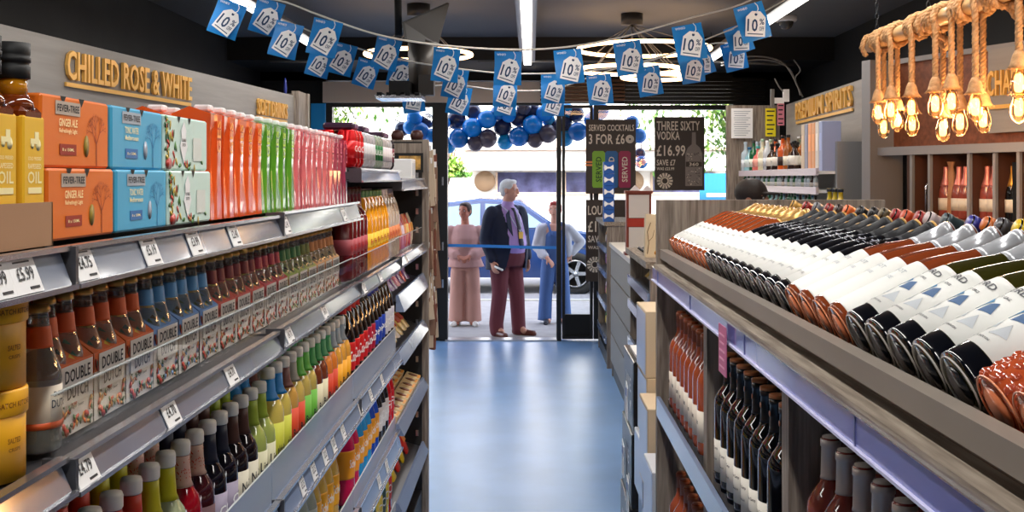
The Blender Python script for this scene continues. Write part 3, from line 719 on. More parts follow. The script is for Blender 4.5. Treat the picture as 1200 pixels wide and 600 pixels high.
# ------------------------------------------------------------------ row B: yellow tins, tonic bottles and four-packs
def tin():
    r = empty('yellow_tin'); ym = C('yellow_card', (.93, .67, .10), .45)
    MB().lathe([(.052, 0), (.052, .092), (.049, .092)], ym, 40).build('tub', r)
    q = MB(); q.lathe([(.0535, .072), (.0545, .073), (.0545, .098), (.0525, .101), (.05, .099), (.001, .099)], ym, 40); q.build('lid', r)
    q = MB(); bw = C('brown_print', (.55, .32, .05), .5)
    text(q, 'SALTED', None, .020, .006, bw, wrap=(.0526, -.25, .045)); text(q, 'CRISPS', None, .018, .004, bw, wrap=(.0526, -.25, .035)); text(q, 'SMALL BATCH KITCHEN', None, .08, .006, bw, wrap=(.0549, -.4, .085)); q.build('lettering', r)
    return r
for lv in range(2):
    spawn('tin', tin, (-.618, 1.233, ZB + .002 + lv * .102), (0, 0, 0), ('upper' if lv else 'lower') + ' round yellow tub of two stacked at the left edge of the photo', 'tub', 'stacked yellow tubs')
clr = C('clear_drink', (.72, .72, .68), .04, trans=.75, coat=.6)
crown = C('gold_crown', (.80, .64, .34), .35, metal=.5)
def sleeve_bottle(key, c): return bottle('stubby', clr, WHITE if key == 'x' else C('cream_label', (.86, .81, .74)), (.03, .082), cap=crown, cz=.1695, sleeve=C('slv_' + key, c, .45), sz=(.127, .153), n=14, name='tonic_bottle', capn='crown_cap',
       words=[('DOUBLE', .028, .006, .072), ('DUTCH', .034, .010, .060)], stripes=[(.030, .038, C('slv_' + key, c, .45))])
spawn('bs_orange', sleeve_bottle('orange', (.85, .36, .16)), (-.602, 1.356, ZB + .002), (0, 0, 0), 'single clear tonic bottle with orange neck sleeve beside the yellow tubs', 'bottle')
for k in range(3): spawn('bs_orange', None, (-.664 - .06 * (k % 2), 1.352 - .0 * k - .062 * (k // 2), ZB + .002), (0, 0, 0), f'orange sleeved tonic bottle standing behind the single front one, {ordw(k)} back', 'bottle')
def pack(key, c):
    def b():
        r = empty('bottle_carrier'); m = C('pk_' + key, c, .5); w = .117; d = .112; h = .093; hr = .128
        q = MB(); x = d / 2; y = w / 2
        side = C('pk_side', (.90, .87, .84), .5)
        # open-ended sleeve: front wall, sloped roof with neck holes, back wall
        q.add([(x, -y, 0), (x, y, 0), (x, y, h), (x, -y, h)], [(0, 1, 2, 3)], side)
        q.add([(-x, -y, 0), (-x, y, 0), (-x, y, h), (-x, -y, h)], [(3, 2, 1, 0)], side)
        q.add([(x, -y, h), (x, y, h), (.012, y, hr), (.012, -y, hr), (-.012, y, hr), (-.012, -y, hr), (-x, y, h), (-x, -y, h)], [(0, 1, 2, 3), (3, 2, 4, 5), (5, 4, 6, 7)], m)
        q.add([(x, -y, h), (x, y, h), (x, y, h - .026), (x, -y, h - .026)], [(0, 3, 2, 1)], m, M=Matrix.Translation((.0005, 0, 0)))
        q.add([(x, -y, h - .026), (x, -y, h), (.012, -y, hr), (-.012, -y, hr), (-x, -y, h), (-x, -y, h - .026)], [(5, 4, 3, 2, 1, 0)], m)
        q.add([(-x, -y, 0), (x, -y, 0), (x, y, 0), (-x, y, 0)], [(3, 2, 1, 0)], side)
        q.build('sleeve', r)
        q = MB(); M = FX((x + .0012, 0, 0)); rr = random.Random(11)
        pal = [C('fl_red', (.78, .25, .18)), C('fl_green', (.30, .48, .28)), C('fl_orange', (.90, .62, .30)), C('fl_dgreen', (.18, .32, .2)), m]
        for k in range(46):
            px = rr.uniform(-.050, .050); py = .006 + abs(rr.gauss(0, 1)) * .016 if k < 38 else rr.uniform(.02, .08)
            py = min(py, .082); px = px if k < 38 else math.copysign(.051, px)
            q.lathe([(.0055 if k % 5 else .0085, 0), (.0005, .0003)], pal[k % 5], 9, M=M @ Matrix.Translation((px, py, .0001 * (k % 4))) @ Matrix.Rotation(rr.uniform(0, 3), 4, 'Z') @ Matrix.Diagonal((.55, 1.1, 1, 1)))
        q.build('printed_flowers', r)
        q = MB(); q.box((.004, .066, .0006), (.098, .050, .0006), C('plaque', (.95, .93, .90)), M)
        text(q, 'DOUBLE', M @ Matrix.Translation((.004, .077, .0014)), .080, .017, INK); text(q, 'DUTCH', M @ Matrix.Translation((.004, .055, .0014)), .066, .017, INK)
        text(q, 'ginger beer', M @ Matrix.Translation((0, .035, .0014)), .045, .006, INK)
        q.build('name_plaque', r)
        q = MB()
        for k in range(7):
            yy = rr.uniform(-.05, .05); t = rr.uniform(.1, .9); px = x + (.012 - x) * t; pz = h + (hr - h) * t
            q.add([(px, yy, pz + .001), (px + .006, yy + .008, pz - .003), (px - .004, yy + .013, pz + .004)], [(0, 1, 2)], [pal[1], C('bee_yellow', (.95, .8, .3)), INK][k % 3])
        q.build('roof_print', r)
        return r
    return b
pk = [('orange', (.93, .46, .24), (.85, .36, .16)), ('blue', (.47, .65, .90), (.38, .62, .82)), ('red', (.90, .38, .32), (.50, .18, .20)), ('crimson', (.86, .34, .36), (.66, .20, .28)), ('green', (.66, .76, .36), (.22, .46, .26)), ('olive', (.78, .80, .42), (.40, .44, .20)), ('peach', (.95, .72, .42), (.72, .46, .26))]
seq = ['orange'] * 3 + ['blue'] * 3 + ['red'] * 3 + ['crimson'] * 2 + ['green'] * 2 + ['olive'] * 1 + ['peach'] * 3
pc = {a: (b_, c) for a, b_, c in pk}; cnt = {}
y = 1.400 + .0605
for i, nm in enumerate(seq):
    k = cnt[nm] = cnt.get(nm, -1) + 1
    yy = y
    spawn('pk' + nm, pack(nm, pc[nm][0]), (-.656, yy, ZB + .001), (0, 0, random.uniform(-.02, .02)), f'{nm} topped cardboard four-pack carrier, {ordw(k)} {nm} one from the camera, middle left shelf', 'carrier', f'{nm} four-pack carriers')
    j = 0
    for bx_ in (-.628, -.684, -.754):
        for by in (-.0275, .0275):
            w = ['front', 'second', 'third'][[-.628, -.684, -.754].index(bx_)]
            spawn('bs_' + nm, sleeve_bottle(nm, pc[nm][1]), (bx_, yy + by, ZB + .003), (0, 0, 0), f'{nm} sleeved tonic bottle, {ordw(2 * k + (by > 0))} from camera in the {w} line', 'bottle', f'{nm} sleeved tonic bottles')
            if j > 5: break
    y += .1216
# bay 4-5 of row B
bt = [('maroon_soda', (.42, .10, .12), 'pink', (.72, .32, .36), (.4, .25, .2), 'wine', 5, 'maroon fruit drink bottle'), ('orange_soda', (.95, .62, .08), 'yellow', (.95, .80, .25), (.3, .5, .25), 'soda', 6, 'bright orangeade bottle'), ('clear_soda', (.78, .70, .62), 'wrap', (.90, .55, .35), (.85, .8, .8), 'soda', 4, 'clear fruit soda bottle')]
y = 3.56
for key, gc, lk, lc, cpc, prof, n, nm in bt:
    for k in range(n):
        for row in range(2):
            step = .078 if prof == 'wine' else .09
            spawn('rb_' + key, bottle(prof, C('g_' + key, gc, .08, coat=.6), C('l_' + key, lc, .5), (.085, .135), cap=C('c_' + key, cpc, .4), name='soda_bottle', words=[('Fruit', .04, .02, .105)], winkm=C('soda_red', (.75, .12, .12))),
                  (-.607 - row * .09, y + k * step, ZB + .004), (0, 0, 0), f'{nm}, {ordw(k)} from the camera in the {"front" if row==0 else "back"} line, fourth bay', 'bottle', nm + 's')
    y += n * step
def pouch(key, c, c2, h=.16, w=.11, t=.035):
    def b():
        r = empty('snack_pouch'); q = MB(); rows = 7; cols = 5; V = []; rr = random.Random(hash_(key))
        for s in (1, -1):
            for i in range(rows):
                for j in range(cols):
                    u = i / (rows - 1); v = j / (cols - 1)
                    bulge = math.sin(PI * u) ** .6 * math.sin(PI * (v * .8 + .1)) * t * .5 * (1 + rr.uniform(-.18, .18)) if 0 < u < 1 else .001
                    V.append((s * bulge, (v - .5) * w * (1 - .06 * math.sin(PI * u)), u * h))
        n = rows * cols; Fc = []
        for i in range(rows - 1):
            for j in range(cols - 1):
                a = i * cols + j; Fc.append((a, a + 1, a + cols + 1, a + cols)); a += n; Fc.append((a, a + cols, a + cols + 1, a + 1))
        for i in range(rows - 1):
            a = i * cols; Fc.append((a, a + cols, n + a + cols, n + a)); a += cols - 1; Fc.append((a, n + a, n + a + cols, a + cols))
        q.add(V, Fc, C('pc_' + key, c, .3, coat=.3), True); q.build('foil_bag', r)
        q = MB(); q.box((t * .42, 0, h * .55), (t * .3, w * .55, h * .28), C('pp_' + key, c2, .4), bev=.004); q.build('printed_panel', r)
        return r
    return b
def hash_(s): return sum(ord(ch) * (i + 7) for i, ch in enumerate(s))
pcs = [('redp', (.82, .18, .14), (.95, .6, .3), 'red'), ('orangep', (.93, .45, .18), (1, .85, .5), 'orange'), ('purplep', (.45, .22, .55), (.75, .6, .85), 'purple'), ('pinkp', (.86, .45, .58), (.95, .85, .9), 'pink'), ('goldp', (.82, .70, .38), (.70, .25, .15), 'gold'), ('whitep', (.88, .82, .72), (.80, .55, .25), 'cream'), ('yellowp', (.93, .82, .20), (.25, .55, .25), 'yellow')]
PD = {p[3]: p for p in pcs}
def pouches(cols_, x, y0, dy, z, tilt, where, rx=.0, n=2):
    k = 0
    for c in cols_:
        p = PD[c]
        for row in range(n):
            spawn('pch' + p[0], pouch(p[0], p[1], p[2]), (x - row * .09, y0 + k * dy, z + row * .03), (0, tilt, random.uniform(-.15, .15)), f'{c} snack pouch {where}, {ordw(k)} from the camera{"" if row == 0 else ", behind"}', 'snack bag', 'snack pouches ' + where)
        k += 1
pouches(['red', 'orange', 'red', 'pink', 'red', 'orange', 'red', 'cream'], -.60, 4.87, .10, ZB + .005, -.15, 'on the middle shelf of the last bay')
pouches(['red', 'pink', 'purple', 'purple', 'pink', 'purple', 'red', 'purple'], -.60, 4.68, .12, 1.235, -.75, 'on the upper sloping shelf')
pouches(['gold', 'cream', 'gold', 'gold', 'cream', 'gold', 'gold', 'gold'], -.60, 4.68, .12, .995, -.85, 'on the middle sloping shelf')
pouches(['red', 'yellow', 'yellow', 'red', 'yellow', 'red'], -.61, 4.68, .17, .375, -.5, 'on the lowest sloping shelf')
for k in range(8):     # tray of boxed sweets
    for row in range(3):
        def tb():
            r = empty('sweet_box'); MB().box((0, 0, .02), (.075, .10, .04), C('swb', (.86, .76, .58), .45), bev=.004).build('box', r)
            q = MB(); q.lathe([(.026, .0405), (.001, .041)], C('swd', (.55, .28, .14)), 14); q.box((.03, 0, .0412), (.012, .08, .0008), C('swy', (.90, .60, .15))); q.build('printed_lid', r); return r
        spawn('sweet', tb, (-.602 - row * .083, 4.68 + k * .125, .728 + row * .025), (0, .30, 0), f'cream sweet box on the third sloping shelf, {ordw(k)} from the camera, {["front","middle","back"][row]} line', 'box', 'sweet boxes on sloping shelf')
# ------------------------------------------------------------------ row C: presse bottles
steelcap = C('pale_cap', (.97, .94, .88), .35)
D_ = {
 'red_sleeve': dict(g=(.55, .20, .14), s=(.86, .26, .16), l=(.86, .36, .24), d='red sleeved presse bottle'),
 'yellow_sleeve': dict(g=(.62, .64, .50), s=(.84, .80, .12), l=(.66, .68, .52), d='pale cloudy bottle with yellow neck sleeve', dia=1),
 'dots_red': dict(g=(.55, .04, .10), s=(.90, .72, .64), l=(.62, .06, .12), d='deep red bottle with speckled neck sleeve', dia=1, dots=(.86, .22, .12)),
 'dots_dark': dict(g=(.22, .07, .09), s=(.88, .72, .62), l=(.36, .22, .24), d='dark plum bottle with speckled neck sleeve', dia=1, dots=(.86, .22, .12)),
 'navy': dict(g=(.06, .05, .08), s=(.12, .14, .22), l=(.62, .58, .66), d='near black cordial bottle with navy sleeve', dia=1, w='CO'),
 'cream': dict(g=(.09, .06, .07), s=(.34, .20, .16), l=(.86, .83, .74), d='dark cola coloured bottle with cream label', w='No 7'),
 'lime': dict(g=(.62, .66, .34), s=(.66, .74, .22), l=(.82, .80, .66), d='lime green presse bottle with cream label', w='Lime'),
 'elder': dict(g=(.82, .72, .34), s=(.16, .56, .84), l=(.80, .80, .26), d='yellow elderflower bottle with blue sleeve', w='elderflower', tall=1),
 'brown': dict(g=(.80, .60, .28), s=(.50, .28, .24), l=(.86, .28, .14), d='amber bottle with red label and brown neck', w='Belvoir', tall=1),
 'grey': dict(g=(.80, .68, .34), s=(.62, .60, .54), l=(.84, .26, .12), d='amber bottle with red label and grey neck', w='Belvoir', tall=1),
 'green': dict(g=(.76, .66, .34), s=(.36, .74, .20), l=(.42, .72, .24), d='pale amber bottle with bright green label', w='Belvoir', tall=1),
 'emerald': dict(g=(.45, .20, .10), s=(.20, .62, .28), l=(.90, .86, .72), d='brown bottle with cream label and green neck', w='Belvoir', tall=1),
 'sunset': dict(g=(.86, .48, .16), s=(.20, .62, .36), l=(.84, .24, .12), d='orange bottle with red label and green neck', w='Belvoir', tall=1),
 'gold': dict(g=(.88, .62, .22), s=(.60, .66, .70), l=(.95, .66, .12), d='golden bottle with orange label', w='Belvoir', tall=1)}
def presse(key):
    d = D_[key]
    def patch(Q, Rr, a0):
        if d.get('dots'):
            m = C('dot_' + key, d['dots'], .5); rr = random.Random(5)
            for k in range(70):
                z = rr.uniform(.185, .218); a = rr.uniform(-2.2, 2.2); R2 = rat(PROF['presse'], z) + .0016
                Q.add([(R2 * math.cos(a + p / R2), R2 * math.sin(a + p / R2), z + q_) for p, q_ in ((-.0012, 0), (0, -.0013), (.0012, 0), (0, .0013))], [(0, 1, 2, 3)], m)
        if d.get('dia'):
            z = .150; R2 = rat(PROF['presse'], z) + .0022
            Q.add([(R2 + .001, -.004, z), (R2 + .001, 0, z - .006), (R2 + .001, .004, z), (R2 + .001, 0, z + .006)], [(0, 1, 2, 3)], WHITE)
    tall = d.get('tall')
    return bottle('tallpresse' if tall else 'presse', C('pg_' + key, d['g'], .07, coat=.7), C('pl_' + key, d['l'], .5), (.03, .118) if not tall else (.045, .145), cap=steelcap, sleeve=C('ps_' + key, d['s'], .45),
      sz=(.172, .224) if not tall else (.195, .243), name='presse_bottle', words=[(d['w'], .045, .020, .085)] if d.get('w') else [('ROSE', .03, .010, .08)], patch=patch if (d.get('dots') or d.get('dia')) else None, n=18, winkm=INK if key not in ('navy',) else WHITE,
      stripes=[(.06, .066, C('lav', (.55, .50, .60)))] if not tall else None)
order = ['red_sleeve'] * 4 + ['yellow_sleeve'] * 2 + ['dots_red'] + ['dots_dark'] + ['navy'] * 2 + ['cream'] * 2 + ['lime'] * 2 + ['elder'] * 2 + ['brown'] + ['grey'] + ['green'] * 2 + ['emerald'] * 2 + ['sunset'] * 2 + ['gold'] * 3
y = 1.43; cnt = {}
bt_ = ['red_sleeve', 'red_sleeve', 'yellow_sleeve', 'yellow_sleeve', 'brown', 'green', 'lime', 'elder', 'brown', 'green']
for i, nm in enumerate(order):
    for row in range(3):
        key = nm
        if row and nm not in ('navy', 'cream'): key = nm
        cnt[(key, row)] = cnt.get((key, row), -1) + 1
        off = .012 * (row % 2)
        spawn('pr' + key, presse(key), (-.600 - row * .083, y + off, ZC + .004), (0, 0, random.uniform(-.12, .12)), f'{D_[key]["d"]}, {ordw(cnt[(key,row)])} of its kind from camera, {["front","second","third"][row]} line', 'bottle', D_[key]['d'] + 's')
    y += .0785
# colas, fourth bay
def soda(key, g, l, capc, wtxt, big=1.0, name='cola_bottle'):
    return bottle('soda', C('sg_' + key, g, .06, coat=.8), C('sl_' + key, l, .4), (.085, .175), cap=C('sc_' + key, capc, .4), words=[(wtxt, .07, .035, .13)], winkm=WHITE, name=name, n=18)
cola = [('cola_red', (.08, .035, .03), (.80, .06, .08), (.8, .06, .08), 'Coca-Cola', 4, 'dark cola bottle with red label'), ('cola_cherry', (.08, .035, .03), (.68, .06, .20), (.1, .1, .1), 'Coca-Cola', 2, 'dark cola bottle with crimson label'), ('cola_blue', (.07, .03, .03), (.10, .25, .68), (.1, .2, .6), 'pepsi', 3, 'dark cola bottle with blue label'), ('cola_silver', (.07, .03, .03), (.80, .80, .84), (.1, .1, .1), 'diet', 3, 'dark cola bottle with silver label')]
y = 3.56; cnt = {}
for key, g, l, cp_, w, n, d in cola:
    for k in range(n):
        for row in range(2): spawn('so' + key, soda(key, g, l, cp_, w), (-.607 - row * .095, y, ZC + .004), (0, 0, 0), f'{d}, {ordw(k)} of its kind, {["front","back"][row]} line, fourth bay', 'bottle', d + 's')
        y += .0915
mix = [('s_teal', (.82, .66, .30), (.95, .68, .14), (.25, .62, .60), 'Schweppes', 4, 2.98, 'yellow mixer bottle with teal cap'), ('s_clear', (.62, .64, .58), (.70, .72, .68), (.9, .9, .88), 'Soda', 5, 2.55, 'clear soda bottle with white cap'), ('s_pink', (.80, .10, .32), (.95, .62, .12), (.8, .1, .3), 'Schweppes', 2, 3.55, 'pink mixer bottle with orange label'), ('s_cyan', (.14, .60, .86), (.95, .66, .16), (.9, .9, .9), 'Schweppes', 3, 3.74, 'cyan lemonade bottle with orange label'), ('s_blue', (.10, .28, .72), (.95, .66, .16), (.9, .9, .9), 'Schweppes', 2, 4.02, 'blue lemonade bottle with orange label'),
       ('s_dark', (.10, .06, .06), (.86, .86, .86), (.1, .1, .1), 'COLA', 3, 4.21, 'dark bottle with white label'), ('s_red', (.78, .08, .12), (.82, .1, .14), (.8, .1, .1), 'Fizz', 2, 4.48, 'red fizzy drink bottle')]
for key, g, l, cp_, w, n, y0, d in mix:
    for k in range(n):
        for row in range(2): spawn('so' + key, soda(key, g, l, cp_, w, name='mixer_bottle'), (-.607 - row * .095, y0 + k * .0925, ZD + .004), (0, 0, 0), f'{d}, {ordw(k)} of its kind, {["front","back"][row]} line, low shelf', 'bottle', d + 's')
for k, c in enumerate(['green', 'yellow', 'yellow', 'green', 'yellow', 'red']):
    spawn('so_low' + c, soda('low' + c, {'green': (.15, .45, .35), 'yellow': (.85, .75, .2), 'red': (.6, .1, .1)}[c], {'green': (.2, .3, .25), 'yellow': (.9, .8, .3), 'red': (.8, .2, .15)}[c], (.2, .2, .2), 'Cola'), (-.61, 4.05 + k * .0925, ZE + .004), (0, 0, 0), f'{c} bottle on the lowest left shelf, {ordw(k)} from the camera', 'bottle', 'bottles on the lowest left shelf')
# hanging snack bags on the end of the run
hb = C('kraft_bag', (.52, .40, .33), .65); hb2 = C('cream_strip_bag', (.78, .71, .62), .5)
n = 0
for c_ in range(3):
    for k in range(13):
        def hbag(key=c_):
            r = empty('hanging_bag'); q = MB(); m = [hb, hb2, C('rust_bag', (.50, .30, .24), .6)][key]
            q.add([(-.014, -.012, 0), (.014, -.012, 0), (.015, -.02, -.25), (-.015, -.02, -.25), (-.014, .0, 0), (.014, .0, 0), (.016, .0, -.25), (-.016, .0, -.25)],
                  [(0, 3, 2, 1), (4, 5, 6, 7), (0, 1, 5, 4), (1, 2, 6, 5), (2, 3, 7, 6), (3, 0, 4, 7)], m)
            q.build('paper_bag', r); q = MB(); q.box((0, -.013, .01), (.016, .002, .03), WHITE); q.build('header_card', r)
            return r
        spawn(f'hb{(c_ + k) % 3}', lambda key=(c_ + k) % 3: hbag(key), (-.545 + .016 * c_ + .004 * math.sin(k * 1.7), 5.81 + .04 * c_, 1.92 - k * .066 - .02 * c_), (random.uniform(.0, .12), random.uniform(-.12, .12), random.uniform(-.3, .3)), f'paper snack bag hanging beyond the left end panel, {ordw(k)} down, {["near","middle","far"][c_]} strip', 'snack bag', 'snack bags hanging on strips')
# ================================================================== right wine gondola
XR = .42; XM = .78; YE = 3.60; SL = R(26)
r = empty('wine_gondola', (0, 0, 0), 0, 'grey oak wine display gondola with bays below and a sloping bottle tray on top', 'display shelving')
Y0 = -.6; yc = (Y0 + YE) / 2; LY = YE - Y0
q = MB(); q.box((XR + .012, yc, 1.505), (.025, LY, .030), mat('grey_lip', (.54, .50, .46), .5, noise=.06, nscale=4)); q.build('tray_lip', r)
q = MB(); q.box((XR + .03, yc, 1.467), (.10, LY, .009), WY); q.box((XR + .05, yc, 1.481), (.04, LY, .018), BACK); q.box((XM + .3, yc, 1.42), (.66 - .02, LY, .02), WZ); q.box((XR + .2, yc, 1.421), (.36, LY, .02), WZ); q.build('counter_board', r)  # dark strip under the tray lip stands for shade in the groove
q = MB(); z0 = 1.478; x0 = XR + .025
q.add([(x0, Y0, 1.485), (x0, YE, 1.485), (XM, YE, 1.635), (XM, Y0, 1.635), (x0, Y0, 1.465), (x0, YE, 1.465), (XM, YE, 1.61), (XM, Y0, 1.61)], [(0, 3, 2, 1)[::-1], (4, 5, 6, 7), (0, 1, 5, 4), (2, 3, 7, 6), (0, 4, 7, 3), (1, 2, 6, 5)], C('tray_board', (.34, .27, .22), .6))
q.add([(2 * XM + .02 - x, y, z) for x, y, z in [(x0, Y0, 1.485), (x0, YE, 1.485), (XM, YE, 1.635), (XM, Y0, 1.635), (x0, Y0, 1.465), (x0, YE, 1.465), (XM, YE, 1.61), (XM, Y0, 1.61)]], [(0, 1, 2, 3)[::-1], (4, 7, 6, 5), (0, 4, 5, 1), (2, 6, 7, 3), (0, 3, 7, 4), (1, 5, 6, 2)], C('tray_board', (.34, .27, .22), .6))
q.build('sloping_tray', r)
q = MB(); q.box(((XR + 1.14) / 2, YE + .02, .84), (.74, .04, 1.68), WZ); q.build('end_board', r)
for k, yd in enumerate((2.71, 1.85, 1.0, .1)):
    q = MB(); q.box(((XR + 1.14) / 2 + .005, yd + .025, .77), (.71, .05, 1.28), WZ); q.build('divider', r)
q = MB(); q.box((XM + .01, yc, .77), (.03, LY, 1.28), WZ); q.build('centre_back', r)
bluerail = mat('lilac_blue_rail', (.40, .43, .70), .25, coat=.6)
ds = [YE, 2.71, 1.85, 1.0, .1, Y0]
q = MB(); q.box((XR - .018, yc, 1.443), (.014, LY, .040), bluerail); q.box((XR - .025, yc, 1.4635), (.006, LY, .002), CHROME); q.box((XR - .024, yc, 1.422), (.012, LY, .004), C('lilac_trim', (.80, .80, .92)))
for k in range(5): q.box((XR - .0255, 3.45 - .70 * k, 1.443), (.002, .003, .040), C('seam', (.3, .32, .5)))
q.build('price_rail', r)
for z in (1.02, .52, .10):
    for k in range(5):
        a, b_ = ds[k], ds[k + 1] + (.05 if k < 4 else 0)
        o = MB().box(((XR + XM) / 2 + .01, (a + b_) / 2, z), (XM - XR - .03, a - b_ - .002, .03), WZ).build('bay_shelf', r)
    MB().box((XR - .006, yc, z - .008), (.012, LY, .062), RAILW).build('shelf_rail', r)
# printed cards on the rail
for x, t, lb in ((855, None, 0),):
    yy = F * .40 / (x - CX); r2 = empty('promo_card', (XR - .034, yy, 1.405), 0, 'pink promotional card hanging from the wine display price rail', 'card')
    q = MB(); q.box((0, 0, 0), (.002, .085, .098), C('pink_card', (.78, .42, .58), .5)); q.build('card', r2)
    q = MB(); M = FXN((-.0014, 0, 0)); [q.box((0, .03 - .016 * k, .0004), (.06 - .01 * (k % 2), .004, .0004), C('pale_pink', (.90, .62, .74)), M) for k in range(5)]; q.build('printed_lines', r2)
# ------------------------------------------------------------------ lying bottles
rose = C('rose_wine_glass', (.72, .34, .16), .06, trans=.35, coat=.8)
rosed = C('rose_wine_dark', (.60, .28, .14), .06, trans=.3, coat=.8)
dk = C('dark_wine_glass', (.035, .04, .06), .05, coat=.8)
olive = C('olive_glass', (.20, .19, .04), .06, coat=.8)
wl_ = C('white_wine_label', (.94, .94, .92), .45)
silver = C('silver_foil', (.80, .81, .83), .22, metal=.35)
goldc = C('gold_foil_cap', (.78, .60, .34), .3, metal=.55)
blackc = C('black_foil_cap', (.09, .09, .11), .5)
def punt(base):   # rim and punt on the base of a lying bottle
    def f(r): MB().lathe([(.034, -.001), (.036, .001)], base, 24).build('base_rim', r)
    return f
def lying(key):
    def script(Q, Rr, a0):
        m = C('script_white', (.80, .82, .86), .5); rr = random.Random(2)
        for k in range(22):
            a = a0 + rr.uniform(-.5, .9); z = rr.uniform(.165, .22); R2 = rat(PROF['flute'], z) + .0012; w = rr.uniform(.002, .006)
            Q.add([(R2 * math.cos(a + p / R2), R2 * math.sin(a + p / R2), z + s) for p, s in ((-w, -.001), (w, .0008), (w, .0016), (-w, .0002))], [(0, 1, 2, 3)], m)
    def fjord(Q, Rr, a0):
        bl = C('fjord_blue', (.20, .50, .68), .5); gr = C('fjord_grey', (.74, .76, .78), .5); lt = C('fjord_slate', (.30, .42, .58), .5)
        for pts, m in (([(-.030, .088), (-.012, .082), (.003, .100), (-.014, .110)], bl), ([(.001, .078), (.022, .083), (.014, .101), (.003, .095)], lt), ([(-.026, .055), (.0, .062), (-.012, .082)], gr), ([(.004, .050), (.028, .056), (.014, .074)], gr)):
            n = 6; V = []
            for i in range(len(pts)):
                a_, b_ = pts[i], pts[(i + 1) % len(pts)]
                for t in range(n): u = t / n; V.append((a_[0] + (b_[0] - a_[0]) * u, a_[1] + (b_[1] - a_[1]) * u))
            cx = sum(p[0] for p in V) / len(V); cy = sum(p[1] for p in V) / len(V)
            N = len(V); W3 = [(Rr * math.cos(a0 + x / Rr), Rr * math.sin(a0 + x / Rr), z) for x, z in V + [(cx + (x - cx) * .5, cy + (z - cy) * .5) for x, z in V] + [(cx, cy)]]
            Fs = [(i, (i + 1) % N, N + (i + 1) % N, N + i) for i in range(N)] + [(N + i, N + (i + 1) % N, 2 * N) for i in range(N)]
            Q.add(W3, Fs, m, True)
    kw = dict(n=28, a0=PI, name='wine_bottle')
    if key == 'rose_far': b = bottle('wine', rose, wl_, (.020, .120), cap=goldc, cz=.215, words=[('rose', .03, .006, .095), ('PROVENCE', .036, .005, .05)], winkm=C('greyp', (.6, .6, .6)), **kw)
    if key == 'dark_far': b = bottle('flute', dk, wl_, (.022, .128), cap=blackc, cz=.232, words=[('merlot', .03, .007, .10), ('RESERVE', .036, .005, .05)], winkm=C('greyp', (.6, .6, .6)), patch=script, **kw)
    if key == 'rose_near': b = bottle('flute', rosed, wl_, (.012, .145), cap=silver, cz=.228, words=[('PINOT', .036, .008, .115), ('ROSE', .030, .006, .095)], winkm=C('greyp2', (.72, .74, .76)), **kw)
    if key == 'fjord': b = bottle('flute', olive, wl_, (.030, .150), cap=silver, cz=.228, words=[('FJORD', .050, .013, .128), ('PINOT GRIS', .034, .004, .112), ('MARLBOROUGH', .036, .003, .042)], winkm=C('greyd', (.40, .40, .42)), patch=fjord, **kw)
    if key == 'diamond': b = bottle('wine', C('rose_bright', (.86, .38, .20), .06, trans=.35, coat=.8), C('blush_label', (.94, .80, .78), .45), (.050, .165), cap=C('pink_cap', (.8, .5, .4)), cz=.228, words=[('Rose', .03, .014, .11)], winkm=C('greyp2', (.72, .74, .76)), **kw)
    def f():
        r = b()
        if key == 'fjord': MB().lathe([(.0385, .002), (.0392, .006), (.0392, .029), (.0385, .030)], C('base_black', (.03, .035, .06), .06, coat=.9), 28).build('dark_base', r)
        if key == 'dark_far': MB().lathe([(.036, -.0005), (.0392, .004), (.0392, .021)], C('base_black', (.03, .035, .06), .06, coat=.9), 28).build('dark_base', r)
        if key == 'dark_far': q = MB(); q.lathe([(.0158, .2995), (.0158, .303), (.001, .3035)], goldc, 20); q.lathe([(.0065, 0), (.001, .0005)], goldc, 12, M=frame((-.0155, 0, .26), (0, -1, 0))); q.build('gold_cap_disc', r)
        ring = C('glass_rim', (.75, .72, .70), .1, coat=.6) if key in ('fjord', 'dark_far') else C('rose_rim', (.95, .60, .42), .08, coat=.8)
        q = MB(); pts = [(.0345 * math.cos(2 * PI * k / 28), .0345 * math.sin(2 * PI * k / 28), -.0005) for k in range(28)]
        q.tube(pts, .0012, ring, 5, True); q.lathe([(.024, -.0015), (.0235, .000)], C('punt_dark', (.10, .11, .13), .15) if key in ('fjord', 'dark_far') else C('punt_rose', (.84, .48, .32), .12), 24); q.build('base_rim', r)
        if key == 'diamond':
            q = MB(); rr = random.Random(4); dm = C('rose_facet', (.80, .34, .20), .05, trans=.3, coat=1)
            for i in range(4):
                for j in range(14):
                    a = 2 * PI * (j + .5 * (i % 2)) / 14; z = .008 + i * .011
                    q.ball((.0345 * math.cos(a), .0345 * math.sin(a), z), (.0062, .0062, .0075), dm, 4, 4)
            q.build('faceted_base', r)
        return r
    return f
rows = []
rows += [('rose_far', 3.505 - .08 * k) for k in range(9)]
rows += [('dark_far', 2.780 - .08 * k) for k in range(11)]
rows += [('rose_near', 1.895 - .092 * k) for k in range(4)]
rows += [('fjord', 1.525 - .089 * k) for k in range(5)]
rows += [('diamond', 1.072 - .082 * k) for k in range(3)]
nmz = {'rose_far': ('rosé bottle with white label and gold cap lying down', 9), 'dark_far': ('dark bottle with white label and black cap lying down', 11), 'rose_near': ('amber bottle with white label and silver cap lying down', 4), 'fjord': ('dark bottle with blue mountain label lying down', 5), 'diamond': ('faceted pink bottle with blush label lying down', 3)}
cnt = {}
for key, y in rows:
    k = cnt[key] = cnt.get(key, -1) + 1
    j = random.uniform(-.012, .012)
    spawn('ly' + key, lying(key), (.453, y, 1.528 + (.003 if key in ('fjord', 'rose_near') else 0)), (0, R(64), R(2) + j), f'{nmz[key][0]}, {ordw(k)} from the far end', 'bottle', nmz[key][0].split(' lying')[0] + 's')
